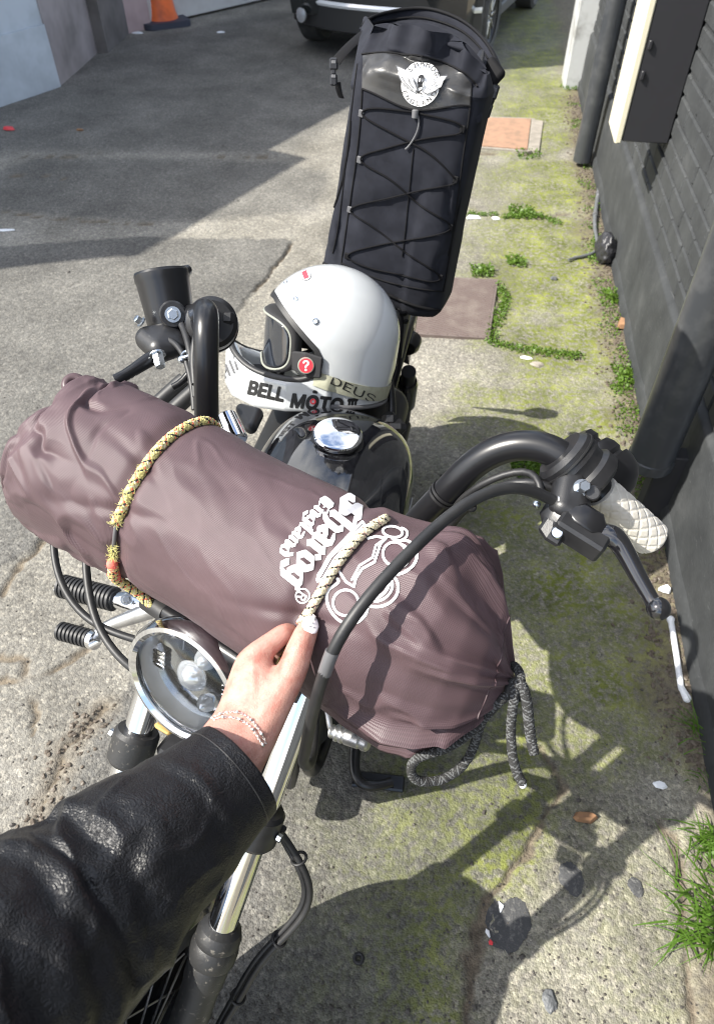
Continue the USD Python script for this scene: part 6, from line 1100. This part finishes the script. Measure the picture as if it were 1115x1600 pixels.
scatter(190, fn_cr, lambda: pr_.uniform(.003, .010), 'chip_mix', 'crack_rubble', .55)
# ---- weeds and grass
def leaves(points, rad, n, size, hgt, seed):
    r_ = np.random.default_rng(seed); vs_, fs_, k = [], [], 0
    for p, rr in zip(points, rad):
        for _ in range(n):
            o = np.r_[p[:2] + np.clip(r_.normal(0, rr, 2), -1.4 * rr, 1.4 * rr), 0]; o[2] = gz(o) + abs(r_.normal(0, hgt)); s_ = size * r_.uniform(.5, 1.3); d_ = nrm(np.r_[r_.normal(0, 1, 2), r_.uniform(.0, .9)]); w_ = nrm(np.cross(d_, r_.normal(0, 1, 3))) * s_ * .35
            vs_ += [o, o + d_ * s_ * .5 + w_, o + d_ * s_, o + d_ * s_ * .5 - w_]; fs_ += [[k, k + 1, k + 2], [k, k + 2, k + 3]]; k += 4
    return trimesh.Trimesh(np.array(vs_), np.array(fs_), process=False)
def along(px_, step): q = np.array([np.r_[G(*p)[:2], 0] for p in px_]); return spline(q, step) if len(q) > 2 else np.linspace(q[0], q[1], max(2, int(np.linalg.norm(q[1] - q[0]) / step)))
mossline = np.vstack([along([(776, 448), (788, 470), (776, 500), (768, 530), (800, 542), (860, 552), (900, 556)], .03), along([(735, 334), (770, 334)], .03), along([(790, 340), (830, 336), (870, 348)], .03)]); wl_ = np.array([WP(s_, 0, .05 + .05 * pr_.random()) for s_ in np.r_[pr_.uniform(1.0, 2.6, 26), pr_.uniform(2.6, 5.0, 12), pr_.uniform(.0, 1.0, 5)]])
pth = numbered('/World', 'moss_weeds'); tag(emit(pth, leaves(np.vstack([mossline, wl_]), np.r_[np.full(len(mossline), .018), np.full(len(wl_), .030)], 60, .012, .007, 51), 'weed_leaf', False).GetPrim(), kind='stuff')
for i, (q, rr, n, lb_) in enumerate((((815, 334), .045, 420, 'low bright green weed tuft in the crack below the rusty cover'), ((806, 410), .030, 260, 'small flat weed tuft above the iron cover'), ((752, 425), .035, 300, 'weed tuft at the top corner of the iron cover'), ((828, 728), .040, 520, 'bright green weed tuft seen under the right handlebar'), ((893, 138), .05, 260, 'weed tuft at the foot of the pale pier'), ((985, 590), .045, 520, 'leafy weed at the wall foot just above the drainpipe base'), ((965, 470), .035, 300, 'weed sprig at the wall foot level with the iron cover'), ((945, 255), .05, 300, 'weed growing beside the cable under the cream-fronted box'), ((826, 241), .05, 200, 'thin weed strip at the near edge of the rusty cover'))):
    p = G(*q); single('weed', lb_, 'weed', leaves([p], [rr], n, .016, .014, 60 + i), 'weed_leaf', False, group='weeds growing from the paving joints')
def grass(base_px, n, hgt, spread, lean, seed, label, wd=.0022, brd=.02):
    r_ = np.random.default_rng(seed); vs_, fs_, k = [], [], 0; b0 = G(*base_px)
    for _ in range(n):
        o = b0 + np.r_[r_.normal(0, brd, 2), 0]; o[2] = gz(o); L = hgt * r_.uniform(.45, 1.15); d_ = nrm(np.r_[np.asarray(lean) + r_.normal(0, spread, 2), .8]); side = nrm(np.cross(d_, [0, 0, 1]) + 1e-6); w_ = wd * r_.uniform(.6, 1.2); sag = r_.uniform(.25, .85)
        for j in range(6):
            t = j / 5; c = o + d_ * L * t + V(0, 0, -1) * sag * L * t * t * .75 + nrm(np.r_[d_[:2], 0] + 1e-9) * L * .25 * t * t; c[2] = max(c[2], o[2] + .003); ww = w_ * (1 - t ** 1.5) + .0001; vs_ += [c - side * ww, c + side * ww]
        for j in range(5): a = k + 2 * j; fs_ += [[a, a + 1, a + 3], [a, a + 3, a + 2]]
        k += 12
    single('grass_tuft', label, 'grass', trimesh.Trimesh(np.array(vs_), np.array(fs_), process=False), 'grass_blade', False, group='grass tufts along the wall foot')
grass((1122, 1322), 110, .085, .5, (-.3, -.1), 1, 'dense upper grass tuft at the right edge by the wall', .0026, .025); grass((1126, 1448), 150, .115, .6, (-.45, .1), 2, 'larger lower grass tuft with long blades reaching left over the paving', .0028, .04); grass((1098, 1150), 16, .14, .55, (-.45, .3), 3, 'few thin grass blades by the end of the white stick', .0020, .015); grass((1100, 1205), 14, .07, .5, (-.3, .2), 4, 'sparse short grass at the wall foot below the white stick', .0020, .03)
